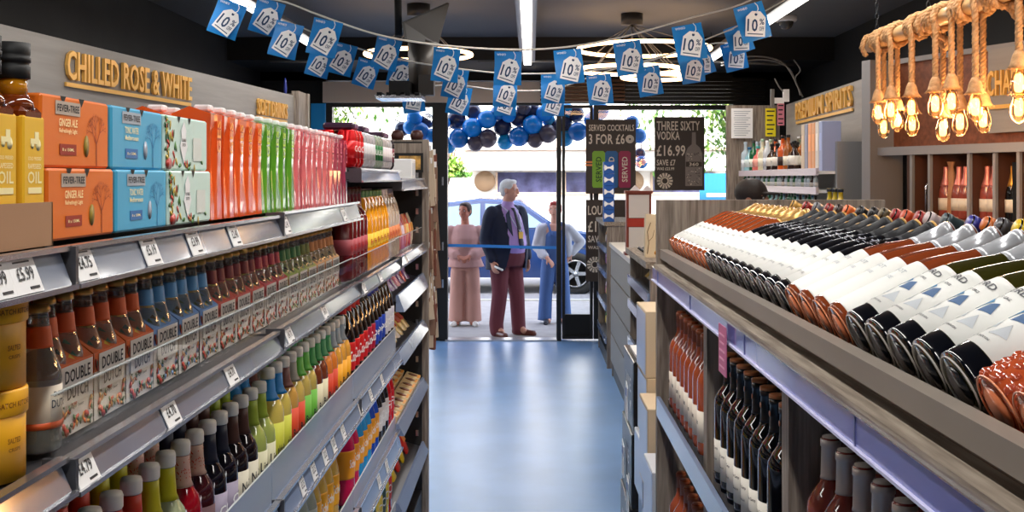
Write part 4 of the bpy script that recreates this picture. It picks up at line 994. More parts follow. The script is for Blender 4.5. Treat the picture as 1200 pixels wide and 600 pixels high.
# mirrored bottles of the other side, only caps showing above the ridge
cl = [('gold', (.86, .66, .34)), ('darkred', (.62, .14, .14)), ('greyblue', (.50, .50, .52)), ('darkred', (.62, .14, .14)), ('brown', (.30, .22, .2)), ('orange', (.90, .42, .18)), ('black', (.10, .10, .11)), ('black', (.10, .10, .11)), ('khaki', (.36, .30, .18)), ('darkred', (.55, .14, .14)), ('rust', (.82, .30, .14)), ('darkred', (.52, .12, .13)), ('pale', (.80, .72, .72)), ('slate', (.24, .30, .32)), ('blue', (.22, .22, .60)), ('copper', (.82, .42, .14)), ('charcoal', (.30, .29, .31)), ('yellow', (.93, .78, .06)), ('yellow', (.93, .78, .06)), ('slate', (.24, .30, .32)), ('gold', (.86, .66, .34))]
xs = [925, 940, 952, 966, 977, 988, 1003, 1018, 1030, 1044, 1056, 1072, 1084, 1104, 1134, 1152, 1168, 1190, 1214]
cnt = {}
for k, x in enumerate(xs):
    nm, c = cl[k]; y = F * .835 / (x - CX); j = cnt[nm] = cnt.get(nm, -1) + 1
    spawn('bk' + nm, bottle('wine', C('bkg_' + nm, (.10, .06, .04), .08, coat=.6), C('cream_label', (.86, .81, .74)), (.05, .13), cap=C('bkc_' + nm, c, .35, coat=.3), cz=.225, n=16), (1.115, y + .02, 1.535), (0, -R(64), R(0)),
          f'bottle with {nm} cap poking over the tray ridge, {ordw(j)} {nm} one from back', 'bottle', 'wine bottles on the far side of the tray')
# ------------------------------------------------------------------ standing bottles in the bays
def standing(key):
    if key == 'cork': return bottle('wine', C('rose_clear', (.70, .32, .18), .06, coat=.8, trans=.2), C('cream_wine_label', (.88, .84, .78), .5), (.035, .115), cap=C('cork_brown', (.62, .34, .20), .5), cz=.255, n=20, a0=0, words=[('rose', .03, .01, .085)], patch=None)
    if key == 'black': return bottle('wine', dk, C('cream_wine_label2', (.86, .84, .80), .5), (.030, .105), cap=C('black_foil_o', (.07, .06, .06), .3, coat=.4), cz=.235, n=22, words=[('Chateau Camp', .045, .008, .085), ('BORDEAUX', .04, .004, .06)], sleeve=None)
    return bottle('wine', C('rose_dull', (.55, .24, .20), .07, coat=.7, trans=.1), C('cream_wine_label', (.88, .84, .78), .5), (.04, .12), cap=C('taupe_foil', (.80, .75, .71), .35, metal=.15), cz=.235, n=22, words=[('Blush', .035, .012, .085)])
def stand(key):
    b = standing(key)
    def f():
        r = b()
        if key == 'black': q = MB(); q.lathe([(.0166, .2975), (.0166, .3045), (.0145, .3055), (.001, .3055)], C('orange_top', (.78, .48, .28), .4), 20); q.build('orange_seal', r); q = MB(); q.lathe([(.006, 0), (.001, .0004)], C('orange_top', (.78, .48, .28)), 12, M=frame((.0158, 0, .268), (0, 1, 0))); q.build('neck_emblem', r)
        if key == 'cork':
            q = MB(); pts = [(.020 + .016 * math.sin(t * PI / 8) , .010 * math.cos(t * PI / 8), .215 - .055 * abs(math.sin(t * PI / 16))) for t in range(17)]
            q.tube(pts, .0010, C('string_tag', (.86, .78, .7)), 5); q.build('string', r)
        return r
    return f
def bay(key, d, y0, n, z, dy, xs_, where):
    for k in range(n):
        for i, x in enumerate(xs_):
            spawn('st' + key, stand(key), (x, y0 - k * dy + (.035 * (i % 2)), z), (0, 0, PI + random.uniform(-.15, .15)), f'{d}, {ordw(k)} from the far end, {["front","second","third"][i]} line, {where.split(" ", 2)[2]}', 'bottle', f'{d}s {where}')
bay('cork', 'rosé bottle with cork cap', 3.45, 8, 1.036, .083, (.468, .552, .636), 'in the far upper bay')
bay('black', 'black bottle with orange top', 2.60, 8, 1.036, .083, (.468, .552, .636), 'in the middle upper bay')
bay('taupe', 'rosé bottle with taupe foil', 1.775, 8, 1.036 if 0 else 1.036, .088, (.480, .572, .664), 'in the near upper bay')
bay('cork', 'rosé bottle with cork cap', 3.45, 8, .536, .083, (.468, .552), 'in the far lower bay')
bay('black', 'black bottle with orange top', 2.58, 8, .536, .085, (.468, .552), 'in the middle lower bay')
# ------------------------------------------------------------------ stacked cases by the display end
bg = C('beige_case', (.82, .74, .62), .6); wh = C('white_case', (.80, .82, .86), .4, coat=.2)
def case(key, d, m, side, w, l, h, marks=None):
    def b():
        r = empty('wine_case'); q = MB(); q.box((w / 2, 0, h / 2), (w, l, h), m, bev=.003); q.build('carton', r)
        q = MB(); q.box((-.0007, 0, h / 2), (.0012, l * .92, h * .92), side); q.box((w / 2, 0, h + .0008), (.03, l * .99, .0012), C('parcel_tape', (.86, .80, .66), .3))
        if marks: marks(q, w, l, h)
        q.build('side_sheen_and_print', r); return r
    return b
def cork_mark(q, w, l, h):
    text(q, 'WINE', FXN((-.0018, 0, h * .6)), l * .5, h * .2, WHITE); q.lathe([(.03, 0), (.001, .0004)], WHITE, 16, M=FXN((-.0018, -l * .25, h * .3)))
pale = C('pale_blue_print', (.66, .74, .88), .3, coat=.3)  # light blue sheen on the aisle sides, put into the colour
n = 0
for (x, y, w, l, hs, key) in ((.440, 4.47, .26, .34, (.235, .235, .24, .26, .26), 'A'), (.425, 4.13, .22, .30, (.30, .31, .31), 'B'), (.405, 3.78, .25, .26, (.27, .27, .24), 'C')):
    z = 0
    for k, h in enumerate(hs):
        top = key == 'A' and k >= 3; m = bg if (top or (key == 'B' and k == 2)) else wh
        xx = x + [0, .012, -.006, .008, .004][k]
        spawn('case' + key + str(h) + str(m.name), case(key, '', m, pale, w, l, h), (xx, y, z), (0, 0, random.uniform(-.015, .015)),
              f'{"beige" if m is bg else "white"} wine case, {ordw(k)} up from the floor in the {["farthest","middle","nearest"]["ABC".index(key)]} stack beside the gondola end', 'wine case', 'stacked wine cases'); z += h + .001
z = 0
for k, h in enumerate((.33, .32, .31)):
    spawn('caseD' + str(h), case('D', '', C('black_case', (.05, .05, .055), .3, coat=.3), C('black_side', (.08, .08, .085), .3), .16, .50, h, cork_mark), (.425 + .008 * k, 5.0, z), (0, 0, 0), f'black case with white lettering, {ordw(k)} up from the floor beyond the pale cases', 'wine case', 'black wine cases'); z += h + .001
q = MB(); q.box((0, 0, .006), (.10, .3, .012), WHITE); tag(q.build('white_tray', loc=(.51, 5.0, .964)), 'flat white tray on top of the black cases', 'tray')
q = MB()
M = FXN((0, 0, 0)); q.prism([(-.05, 0), (.05, 0), (.03, .09), (.05, .14), (-.03, .16)], 0, .004, WHITE, M); q.prism([(-.03, .10), (.03, .10), (.02, .14), (-.02, .13)], .0045, .005, C('logo_blue', (.12, .25, .62)), M)
for k, (yy, zz) in enumerate(((4.85, .70), (5.05, .40), (4.80, .30))):
    o = q.build('shelf_card') if k == 0 else copy_tree(o); o.location = (.421, yy, zz); tag(o, f'white folded card with blue mark stuck on the black cases, {["highest","middle","lowest"][k]} of three', 'card', 'white cards on black cases')
# ------------------------------------------------------------------ farther units on the right
def unit(name, x, y0, y1, depth, zt, label, top=WY, cat='cabinet', shelves=(), rail=RAILW, end=WZ, panel=None):
    r = empty(name, (x, (y0 + y1) / 2, 0), 0, label, cat); L = y1 - y0
    q = MB(); q.box((depth / 2, -L / 2 + .02, zt / 2), (depth, .04, zt), end); q.box((depth / 2, L / 2 - .02, zt / 2), (depth, .04, zt), end); q.build('end_panel', r)
    q = MB(); q.box((depth - .015, 0, zt / 2), (.03, L - .08, zt), WZ); q.build('back_panel', r)
    q = MB(); q.box((depth / 2, 0, .06), (depth - .02, L - .08, .12), DARK); q.build('plinth', r)
    q = MB(); q.box((depth / 2 - .01, 0, zt + .0), (depth + .03, L + .02, .035), top); q.build('worktop', r)
    for z in shelves:
        o = MB(); o.add([(0, -L / 2 + .04, z), (0, L / 2 - .04, z), (depth - .03, L / 2 - .04, z + .06), (depth - .03, -L / 2 + .04, z + .06)], [(0, 1, 2, 3)], STEEL); o = o.build('shelf', r)
        MB().box((-.008, 0, z + .005), (.014, L - .02, .055), rail).build('price_rail', o)
    if panel:
        for k in range(panel):
            h = (zt - .16) / panel; q = MB(); q.box((-.004, 0, .14 + h * (k + .5)), (.02, L - .10, h - .015), C('panel_grey', (.52, .50, .47), .5)); q.build('front_panel', r)
    return r
unit('snack_unit', .62, 5.75, 6.95, .36, 1.30, 'grey oak unit of sloping snack shelves beyond the wine cases', cat='shelving', shelves=(.30, .52, .74, .97, 1.12))
unit('counter_cabinet', .72, 7.75, 9.85, .40, 1.165, 'grey panelled counter with pale top beyond the snack unit on the right', top=C('pale_counter', (.86, .84, .80), .3), panel=4)
unit('far_shelf_unit', .70, 10.2, 11.5, .36, 1.33, 'tall grey oak shelf unit at the right by the window', cat='shelving', shelves=(.25, .55, .85, 1.08))
def nuts(where, x, y0, n, dy, zs, key):
    i = 0
    for z in zs:
        for k in range(n):
            c = ['cream', 'gold', 'cream', 'red'][(k + i) % 4] if key == 0 else ['pink', 'purple', 'cream', 'yellow'][(k + i) % 4]
            p = PD[c]
            spawn('pch' + p[0], pouch(p[0], p[1], p[2]), (x, y0 + k * dy, z), (0, -1.0 if key == 0 else -.3, PI), f'{c} snack pouch {where}, {ordw(k)} from near end, {ordw(i)} shelf', 'snack bag', 'snack pouches ' + where)
        i += 1
nuts('on the oak snack unit', .70, 5.86, 8, .13, (.78, 1.01, 1.15), 0)
nuts('on the far right shelf unit', .76, 10.32, 8, .14, (.29, .59, .89, 1.11), 1)
# things on the far units
def bluebox():
    r = empty('bow_box'); MB().box((0, 0, .055), (.10, .10, .11), C('bow_blue', (.10, .32, .62), .4), bev=.003).build('box', r)
    q = MB()
    M = FY((0, -.051, .055))
    for s in (-1, 1): q.prism([(0, 0), (s * .04, .028), (s * .045, 0), (s * .04, -.028)][::s], 0, .002, WHITE, M)
    q.lathe([(.009, 0), (.001, .003)], WHITE, 12, M=M); q.build('white_bow', r); return r
for k in range(5):
    def colr(k=k): return bluebox()
    o = spawn('bow', bluebox, (.72 + .0, 10.27, 1.349 + k * .111), (0, 0, .0), f'small blue box with a white bow, {ordw(k)} up in the tower beside the window posters', 'box', 'blue bow boxes')
r = empty('display_card_box', (.80, 8.25, 1.183), 0, 'red-brown framed box with two pale panels and a red band on the counter', 'box')
q = MB(); rb = C('redbrown', (.48, .20, .13), .45); q.box((0, 0, .01), (.21, .13, .02), rb); q.box((0, 0, .24), (.185, .10, .44), rb); q.box((0, 0, .465), (.205, .12, .02), rb); q.build('box', r)
q = MB(); q.box((0, -.051, .36), (.15, .004, .17), C('panel_cream', (.84, .80, .76), .5)); q.box((0, -.051, .12), (.15, .004, .17), C('panel_cream', (.84, .80, .76))); q.box((0, -.052, .24), (.17, .004, .06), C('band_red', (.66, .18, .12), .4)); q.build('printed_front', r)
for k in range(2):
    q = MB(); q.prism([(-.04, 0), (.04, 0), (0, .04)], -.01, .01, WHITE, FY((0, 0, 0))); tag(q.build('folded_card', loc=(.78 + .09 * k, 8.30, 1.659)), f'{"left" if k==0 else "right"} white folded card on top of the red-brown box', 'card')
r = empty('leaflet_holder', (.93, 8.02, 1.183), 0, 'small heap of white leaflets on the counter beside the red-brown box', 'leaflets')
for k in range(4): MB().box((0, 0, 0), (.07, .10, .012), WHITE, M=Matrix.Translation((.025 * k - .03, 0, .03 + .012 * k)) @ Matrix.Rotation(-.5 - .2 * k, 4, 'Y')).build('leaflet', r)
q = MB(); q.box((0, 0, .08), (.085, .07, .16), C('mustard_box', (.90, .68, .08), .4), bev=.004); q.box((0, -.036, .135), (.07, .002, .02), C('mustard2', (.8, .5, .05)))
tag(q.build('yellow_box', loc=(.885, 7.9, 1.30)), 'bright yellow box standing behind the cream gift bag', 'box')
q = MB(); q.box((0, 0, .06), (.10, .09, .12), C('mustard_box2', (.55, .45, .35), .5)); tag(q.build('box_stand', loc=(.885, 7.9, 1.183)), 'brown box on the counter under the yellow box', 'box')
r = empty('gift_bag', (.665, 6.10, 1.318), 0, 'cream gift bag with drawn branches and a sunflower on the snack unit', 'bag')
MB().lathe([(.055, 0), (.056, .01), (.053, .20), (.048, .235)], C('cream_bag', (.84, .77, .64), .7), 4, M=Matrix.Rotation(PI / 4, 4, 'Z'), smooth=False, sy=1).build('paper_bag', r)
q = MB(); bm = C('branch_brown', (.45, .33, .22)); q.tube([(-.028, -.0415, .02), (-.02, -.0415, .08), (-.028, -.041, .14), (-.01, -.040, .19)], .0018, bm, 5); q.tube([(.022, -.0415, .03), (.028, -.041, .10), (.018, -.040, .18)], .0015, bm, 5)
q.tube([(-.02, -.041, .09), (.0, -.041, .11), (.01, -.0405, .15)], .0012, bm, 5)
q.lathe([(.013, 0), (.001, .003)], C('sun_yellow', (.92, .66, .12)), 9, M=FY((.022, -.042, .025))); q.lathe([(.005, .003), (.001, .005)], C('seed_brown', (.3, .16, .08)), 9, M=FY((.022, -.042, .025))); q.build('printed_flowers', r)
# black price-tag grid basket on the snack unit
r = empty('wire_basket', (.72, 6.45, 1.318), 0, 'flat grey rack of packets lying on the snack unit', 'rack')
q = MB()
for k in range(6): q.box((0, -.2 + k * .08, .012), (.16, .008, .01), BLACK); q.box((-.07 + k * .028, 0, .020), (.008, .42, .006), CHROME)
q.build('wire_grid', r)
# ------------------------------------------------------------------ spirits shelving
def spirits():
    r = empty('spirits_shelving', (0, 0, 0), 0, 'wall shelving of spirits under the PREMIUM SPIRITS board', 'shelving')
    q = MB(); q.box((2.24, 8.95, 1.0), (.03, 2.8, 1.95), C('shelf_back_grey', (.55, .54, .53), .5)); q.build('back_panel', r)
    for z, xx in ((1.79, 1.95), (1.66, 1.95), (1.50, 1.95), (1.2, 1.95), (.9, 1.95)):
        q = MB(); q.box(((xx + 2.22) / 2, 8.95, z), (2.22 - xx, 2.8, .02), WHITE); o = q.build('shelf', r)
        MB().box((xx, 8.95, z + .005), (.02, 2.8, .05), C('off_white_rail', (.85, .80, .84), .3)).build('price_rail', o)  # off-white front rail along each shelf
    q = MB(); q.box((2.215, 8.6, 1.955), (.012, 1.2, .28), C('mirror', (.9, .9, .9), .05, metal=1.)); q.build('mirror', r)
    q = MB(); q.box((2.25, 7.52, 1.0), (.36, .05, 2.0), G); q.build('side_panel', r)
spirits()
cs = [('gin_clear', (.75, .82, .86), (.90, .92, .94), (.7, .75, .8), 'spirit'), ('gin_blue', (.60, .80, .85), (.85, .90, .9), (.15, .4, .6), 'squat'), ('gin_pink', (.86, .45, .42), (.92, .65, .6), (.3, .7, .7), 'squat'), ('vodka_pale', (.84, .82, .70), (.90, .88, .8), (.6, .7, .6), 'spirit'), ('vodka_frost', (.86, .88, .90), (.80, .82, .86), (.9, .9, .9), 'tallpresse'), ('whisky_amber', (.62, .34, .12), (.90, .86, .78), (.1, .1, .1), 'spirit'), ('rum_dark', (.16, .08, .06), (.90, .88, .84), (.1, .1, .1), 'squat'), ('liqueur_orange', (.86, .36, .10), (.20, .12, .1), (.1, .1, .1), 'spirit'), ('green_gin', (.10, .40, .24), (.88, .90, .84), (.2, .2, .2), 'spirit')]
def sp(i): 
    k = cs[i]; return bottle(k[4], C('spg_' + k[0], k[1], .08, coat=.6, trans=.15), C('spl_' + k[0], k[2], .5), (.05, .12), cap=C('spc_' + k[0], k[3], .35), n=14, name='spirit_bottle', words=[('GIN' if 'gin' in k[0] else 'XO', .03, .015, .085)])
seqs = [0, 0, 1, 0, 8, 2, 2, 3, 3, 7, 4, 4, 6, 5, 6, 6, 7, 6, 5, 5, 6, 3]
cnt = {}
for k, i in enumerate(seqs):
    nm = cs[i][0].replace('_', ' '); j = cnt[i] = cnt.get(i, -1) + 1
    spawn('sp%d' % i, (lambda i=i: sp(i)()), (1.99 + .09 * (k % 2), 10.28 - k * .095, 1.801), (0, 0, PI), f'{nm} coloured spirit bottle on the top right spirits shelf, {ordw(j)} of its kind', 'bottle', 'bottles on the top spirits shelf')
for z, n_, w in ((1.671, 30, 'second'), (1.511, 30, 'third')):
    for k in range(n_):
        i = ([8, 0, 8, 0, 0, 8, 0, 0, 6, 0] if w == 'second' else [8, 8, 8, 1, 6, 1, 6, 8, 1, 6])[k % 10]
        s = .42 if w == 'second' else .5
        spawn('sp%d' % i, (lambda i=i: sp(i)()), (1.99, 10.30 - k * .088, z), (0, 0, PI), f'miniature {cs[i][0].replace("_"," ")} bottle on the {w} spirits shelf, {ordw(k)} from the window', 'bottle', f'miniature bottles on the {w} shelf', scale=s)
for k, c in enumerate([(.80, .72, .62), (.55, .55, .62), (.90, .62, .42), (.86, .60, .40), (.86, .82, .78), (.62, .66, .80)]):
    q = MB(); q.box((0, 0, .17), (.13, .085, .34), C('gift%d' % k, c, .4), bev=.003); q.box((-.066, 0, .2), (.002, .05, .12), C('giftp%d' % k, tuple(min(1, v * 1.12) for v in c), .5))
    tag(q.build('bottle_gift_box', loc=(2.05, 8.10 - k * .100, 1.801)), f'{["tan","slate","peach","orange","cream","pale blue"][k]} tall gift box at the near end of the spirits shelf', 'box')
for k in range(3):
    spawn('yliq', bottle('squat', C('yliq', (.80, .70, .16), .08, coat=.6), C('yliql', (.85, .8, .5)), (.05, .1), cap=C('navy_cap', (.15, .18, .25))), (2.0, 7.42 - .13 * k, 1.45), (0, 0, 0), f'yellow liqueur bottle below the spirits boxes, {ordw(k)} from the left', 'bottle')
q = MB(); q.box((0, 0, .72), (.22, .5, 1.44), WZ); tag(q.build('display_stand', loc=(2.02, 7.28, 0)), 'grey stand under the yellow liqueur bottles', 'stand')
# ------------------------------------------------------------------ rope pendant lamp
ropem = C('hemp_rope', (.72, .55, .38), .9, noise=.2, nscale=60, bump=.4)
bam = C('bamboo_pole', (.80, .64, .44), .35, coat=.4, noise=.1, nscale=8)
PXX = 1.81; PZ = 2.46
r = empty('rope_pendant_lamp', (PXX, 4.6, PZ), 0, 'bamboo pole lamp wound in thick rope with hanging filament bulbs', 'pendant light')
q = MB(); y0, y1 = -1.3, 1.32
pr = []
N = 40
for k in range(N + 1):
    y = y0 + (y1 - y0) * k / N; rr_ = .036 + (.003 if k % 8 == 0 else 0); pr.append((rr_, y))
q.lathe(pr, bam, 18, M=Matrix.Rotation(-PI / 2, 4, 'X')); q.build('bamboo_pole', r)
bulbs = [(1029, 132), (1035.5, 149), (1044, 129), (1051.5, 141), (1068, 126.5), (1069, 145), (1096, 122), (1105, 151), (1115, 119), (1125, 143), (1143, 125.6), (1152, 139.5), (1194, 97.5), (1194, 126)]
glassb = thin_glass('bulb_glass', (1, .86, .66), .06)
fil = mat('filament_glow', (1, .75, .4), .5, emit=7., ecol=(1, .74, .42)); halo = mat('filament_halo', (1, .6, .25), .5, emit=5., ecol=(1, .5, .18))
def twist(mb, pts, rad, m, turns):   # three strands twisted round a path
    P_ = [Vector(p) for p in pts]; S = []
    n = len(P_)
    L = [0]
    for i in range(n - 1): L.append(L[-1] + (P_[i + 1] - P_[i]).length)
    M_ = max(10, int(L[-1] / .012))
    def at(s):
        for i in range(n - 1):
            if s <= L[i + 1] or i == n - 2:
                t = (s - L[i]) / max(1e-6, L[i + 1] - L[i]); return P_[i].lerp(P_[i + 1], t), (P_[i + 1] - P_[i]).normalized()
    path = [at(L[-1] * k / M_) for k in range(M_ + 1)]
    pv = path[0][1].orthogonal().normalized()
    st = [[], [], []]
    for k, (p, t) in enumerate(path):
        pv = (pv - t * pv.dot(t)).normalized(); w = t.cross(pv)
        for j in range(3):
            a = 2 * PI * (L[-1] * k / M_) / .055 + j * 2 * PI / 3
            st[j].append(p + (pv * math.cos(a) + w * math.sin(a)) * rad * .52)
    for j in range(3): mb.tube(st[j], rad * .62, m, 6)
for k, (bx_, by_) in enumerate(bulbs):
    Xb = PXX + (.05 if k % 2 else -.045) + (.0 if k < 12 else .02 * (k % 2))
    Y = F * Xb / (bx_ - CX); zb = CZ - (by_ - CY) * Y / F
    l = empty('bulb_pendant', (Xb - PXX, Y - 4.6, zb - PZ)); l.parent = r; KIDS.setdefault(r.name, []).append(l)
    # empties cannot be parts: parts hang straight off the lamp
    KIDS[r.name].remove(l); bpy.data.objects.remove(l)
    o = Vector((Xb - PXX, Y - 4.6, zb - PZ)); top = -o.z
    q = MB(); q.lathe([(.001, -.062), (.012, -.058), (.024, -.045), (.032, -.022), (.031, .002), (.022, .030), (.015, .055), (.014, .070)], glassb, 16, c=o); bo = q.build('bulb', r)
    q = MB(); q.lathe([(.001, -.034), (.012, -.031), (.0165, -.02), (.0165, .02), (.012, .033), (.001, .036)], fil, 10, c=o); q.build('filament', bo)
    q = MB(); q.lathe([(.034, .052), (.040, .055), (.031, .068), (.027, .085), (.023, .100), (.014, .118)], ropem, 14, c=o)
    for j in range(14): a = 2 * PI * j / 14; q.tube([o + Vector((.030 * math.cos(a), .030 * math.sin(a), .062)), o + Vector((.045 * math.cos(a), .045 * math.sin(a), .048))], .0016, ropem, 4)
    q.build('rope_socket', r)
    sx = o.x; q = MB()
    if abs(k - 0) % 2 == 0: pts = [o + Vector((0, 0, .108)), Vector((sx, o.y, -.06)), Vector((-.052, o.y + .01, 0)), Vector((-.03, o.y + .015, .045)), Vector((.01, o.y + .02, .058)), Vector((.05, o.y + .03, .02)), Vector((.04, o.y + .035, -.04)), Vector((0, o.y + .045, -.058))]
    else: pts = [o + Vector((0, 0, .108)), Vector((sx, o.y, -.05)), Vector((.052, o.y + .01, .01)), Vector((.02, o.y + .02, .055)), Vector((-.04, o.y + .03, .035)), Vector((-.055, o.y + .035, -.02)), Vector((-.03, o.y + .045, -.06))]
    twist(q, pts, .0135, ropem, 1); q.build('rope', r)
for k, y in enumerate((-1.0, -.68, -.38, -.05, .30, .55, .85, 1.08)):
    q = MB(); pts = [(.052 * math.cos(a), y + .045 * a / (2 * PI), .052 * math.sin(a)) for a in [2 * PI * t / 14 for t in range(25)]]; twist(q, pts, .014, ropem, 1); q.build('rope_coil', r)
for k, (y, dz) in enumerate(((-.35, .0), (.45, 0), (-.95, -.0))):
    q = MB(); pts = [(.02, y, -.05), (.04, y - .03, -.10), (.06, y - .07, -.13), (.05, y - .09, -.09), (.01, y - .05, -.05)]; twist(q, pts, .014, ropem, 1); q.build('rope_loop', r)
for y in (1.2, .45, -.6, -1.1):
    q = MB()
    for j in range(22):
        c_ = (0, y, .05 + j * .029); ring = [(c_[0] + (.009 * math.cos(a) if j % 2 else 0), c_[1] + (0 if j % 2 else .009 * math.cos(a)), c_[2] + .017 * math.sin(a)) for a in [2 * PI * t / 8 for t in range(8)]]
        q.tube(ring, .0022, DARK, 4, True)
    q.build('hanging_chain', r)
for (y, z) in ((-.25, -.45), (.35, -.42), (.95, -.40), (-.8, -.40)):
    ld = bpy.data.lights.new('bulb_glow', 'POINT'); ld.energy = 11; ld.color = (1, .56, .24); ld.shadow_soft_size = .06
    lo = bpy.data.objects.new('bulb_glow', ld); col.objects.link(lo); lo.location = (PXX + .1, 4.6 + y, PZ + z)
# ------------------------------------------------------------------ bunting
fb = C('bunting_blue', (.05, .50, .80), .45, coat=.1)
def flag(with_text=True):
    r = empty('bunting_flag'); w, h = .150, .185
    q = MB(); n = 6; V = []; 
    for i in range(n + 1):
        for j in range(4): V.append(((j / 3 - .5) * w, .010 * math.sin(i * .9 + j * .5), -h * i / n))
    Fc = [(i * 4 + j, (i + 1) * 4 + j, (i + 1) * 4 + j + 1, i * 4 + j + 1) for i in range(n) for j in range(3)]
    q.add(V, Fc, fb, True); V2 = [(x, y + .0012, z) for x, y, z in V]; q.add(V2, [f[::-1] for f in Fc], fb, True)
    q.build('card', r)
    q = MB(); M = FY((.008, -.0135, -.108)) @ Matrix.Rotation(-.32, 4, 'Z') @ Matrix.Scale(1.17, 4)
    q.prism([(-.042, -.052), (.042, -.052), (.042, .030), (.018, .056), (-.018, .056), (-.042, .030)], 0, .001, WHITE, M)
    q.tube([M @ Vector((0, .045, .002)), M @ Vector((.008, .065, .002)), Vector((.042, -.013, -.020)), Vector((.032, -.012, -.002))], .0022, WHITE, 5)
    t = q.build('price_tag_shape', r)
    q = MB(); nb = C('tag_navy', (.05, .22, .38), .5)
    text(q, '10', M @ Matrix.Translation((-.013, -.004, .002)), .044, .054, nb); text(q, '%', M @ Matrix.Translation((.026, .012, .002)), .020, .026, nb); text(q, 'OFF', M @ Matrix.Translation((.026, -.018, .002)), .020, .018, nb)
    q.box((0, -.041, .0016), (.066, .004, .0006), nb, M)
    q.lathe([(.006, 0), (.003, .001)], nb, 12, M=M @ Matrix.Translation((0, .042, .001)))
    q.build('lettering', t)
    q = MB(); text(q, 'WINEO', FY((-.035, -.0125, -.018)), .05, .012, WHITE); q.build('brand_lettering', r)
    return r
flags = [(266, 22, 35, 20), (312.5, 20, 34, 17), (335, 47, 34, 14), (380.5, 44.5, 35, 12), (374, 74, 27, 14), (400, 69, 30, 14), (429, 86, 27, 16), (452.5, 62.5, 31, 13), (469, 85, 28, 12), (484, 116, 26, -8), (522, 76, 32, 6), (533, 97, 29, 9), (538, 118, 27, 9),
         (595, 80, 32, 1), (592, 108, 28, 2), (592, 120, 25.5, 1), (667, 78, 33, -6), (648, 104, 28, 0), (648, 120, 26, 0), (703, 105, 29, -6), (737, 68, 32, -8), (761, 95, 28, -10), (808, 50, 35, -10), (811, 80, 28, -9), (821, 72, 28, -20), (882, 26, 36, -16), (866, 46, 28, -20), (861, 66, 27, -14)]
nf = {}
for k, (x, y, w, rot) in enumerate(flags):
    Y = F * .150 / w / (1 if abs(rot) < 15 else .98); h = .185 * F / Y
    c_ = P(x, y, Y); a = R(rot)
    ln = 'front' if w >= 31 else ('middle' if w >= 28 else 'rear'); j = nf[ln] = nf.get(ln, -1) + 1
    top = c_ + Matrix.Rotation(a, 3, 'Y') @ Vector((0, 0, .0925))
    o = spawn('flag', flag, top, (random.uniform(-.12, .12), a, random.uniform(-.15, .15)), f'blue 10% OFF card on the {ln} bunting string, {ordw(j)} from the left', 'bunting flag', 'blue bunting cards')
S1 = ([(215, -30), (262, -6), (325, 0), (375, 18), (440, 40), (508, 52), (595, 58), (665, 55), (735, 42), (805, 22), (860, 8), (900, -10)], 5.9, 'front')
S2 = ([(285, 5), (330, 22), (385, 46), (410, 54), (470, 70), (505, 76), (540, 81), (592, 86), (650, 86), (700, 82), (760, 72), (830, 45), (865, 30), (930, -6)], 6.8, 'middle')
S3 = ([(440, 68), (480, 98), (538, 100), (592, 106), (650, 104), (703, 86), (760, 70), (830, 52), (861, 46), (905, 8)], 7.5, 'rear')
cord = C('white_cord', (.86, .84, .80), .6)
for pts, Y, nm in (S1, S2, S3):
    Pp = [P(x, y, Y + .25 * math.sin(x * .01)) for x, y in pts]; q = MB(); S = []
    for i in range(len(Pp) - 1):
        p0 = Pp[max(i - 1, 0)]; p1 = Pp[i]; p2 = Pp[i + 1]; p3 = Pp[min(i + 2, len(Pp) - 1)]
        for t in range(5):
            t /= 5.; S.append(.5 * ((2 * p1) + (p2 - p0) * t + (2 * p0 - 5 * p1 + 4 * p2 - p3) * t * t + (3 * p1 - p0 - 3 * p2 + p3) * t ** 3))
    S.append(Pp[-1]); q.tube(S, .0055 if nm == 'front' else .005, cord, 6); tag(q.build('bunting_string'), f'white cord of the {nm} bunting string sagging across the shop', 'cord', 'bunting cords')
SKY, SUN, LK, EXPO = 1.1, 9.0, .50, 0.0
# ================================================================== window posters
pb = mat('poster_brown', (.26, .21, .18), .5); PW = C('poster_cream', (.90, .84, .76), .5)
YP = 11.90
def sunicon(q, cx, cz, r_, M0):
    for k in range(14):
        a = 2 * PI * k / 14; M = M0 @ Matrix.Translation((cx, cz, 0)) @ Matrix.Rotation(a, 4, 'Z')
        q.prism([(r_ * .55, -.008), (r_, -.012), (r_, .012), (r_ * .55, .008)], 0, .002, PW, M)
    pts = [(cx + r_ * .42 * math.cos(2 * PI * k / 20), cz + r_ * .42 * math.sin(2 * PI * k / 20), .002) for k in range(20)]
    q.tube([M0 @ Vector(p) for p in pts], .008, PW, 5, True)
def wposter(px0, px1, py0, py1, label, lines):
    a = P(px0, py0, YP); b = P(px1, py1, YP); w = b.x - a.x; h = a.z - b.z
    r = empty('window_poster', ((a.x + b.x) / 2, YP, (a.z + b.z) / 2), 0, label, 'poster')
    MB().box((0, 0, 0), (w, .01, h), pb).build('sheet', r)
    q = MB()
    for t, x0, x1, y0, y1 in lines:   # in photo pixels
        p = P((x0 + x1) / 2, (y0 + y1) / 2, YP) - Vector(r.location); text(q, t, FY((p.x, -.007, p.z)), (x1 - x0) * YP / F, (y1 - y0) * YP / F, PW)
    o = q.build('lettering', r)
    return r, w, h
r, w, h = wposter(767, 825.5, 137, 223, 'brown window poster reading THREE SIXTY VODKA £16.99 with a bottle picture', [('THREE SIXTY', 769.5, 820, 142, 153), ('VODKA', 769.5, 796.5, 154, 164), ('£16.99', 769.5, 803, 170, 183), ('SAVE £7', 769.5, 791.5, 187, 194), ('WAS £23.99', 769.5, 790, 196, 199.5)])
q = MB(); p = P(779, 212, YP) - Vector(r.location); sunicon(q, p.x, p.z, .085, FY((0, -.007, 0))); q.build('sun_motif', r)
q = MB(); p = P(813, 188, YP) - Vector(r.location); M = FY((p.x, -.007, p.z)); s = YP / F
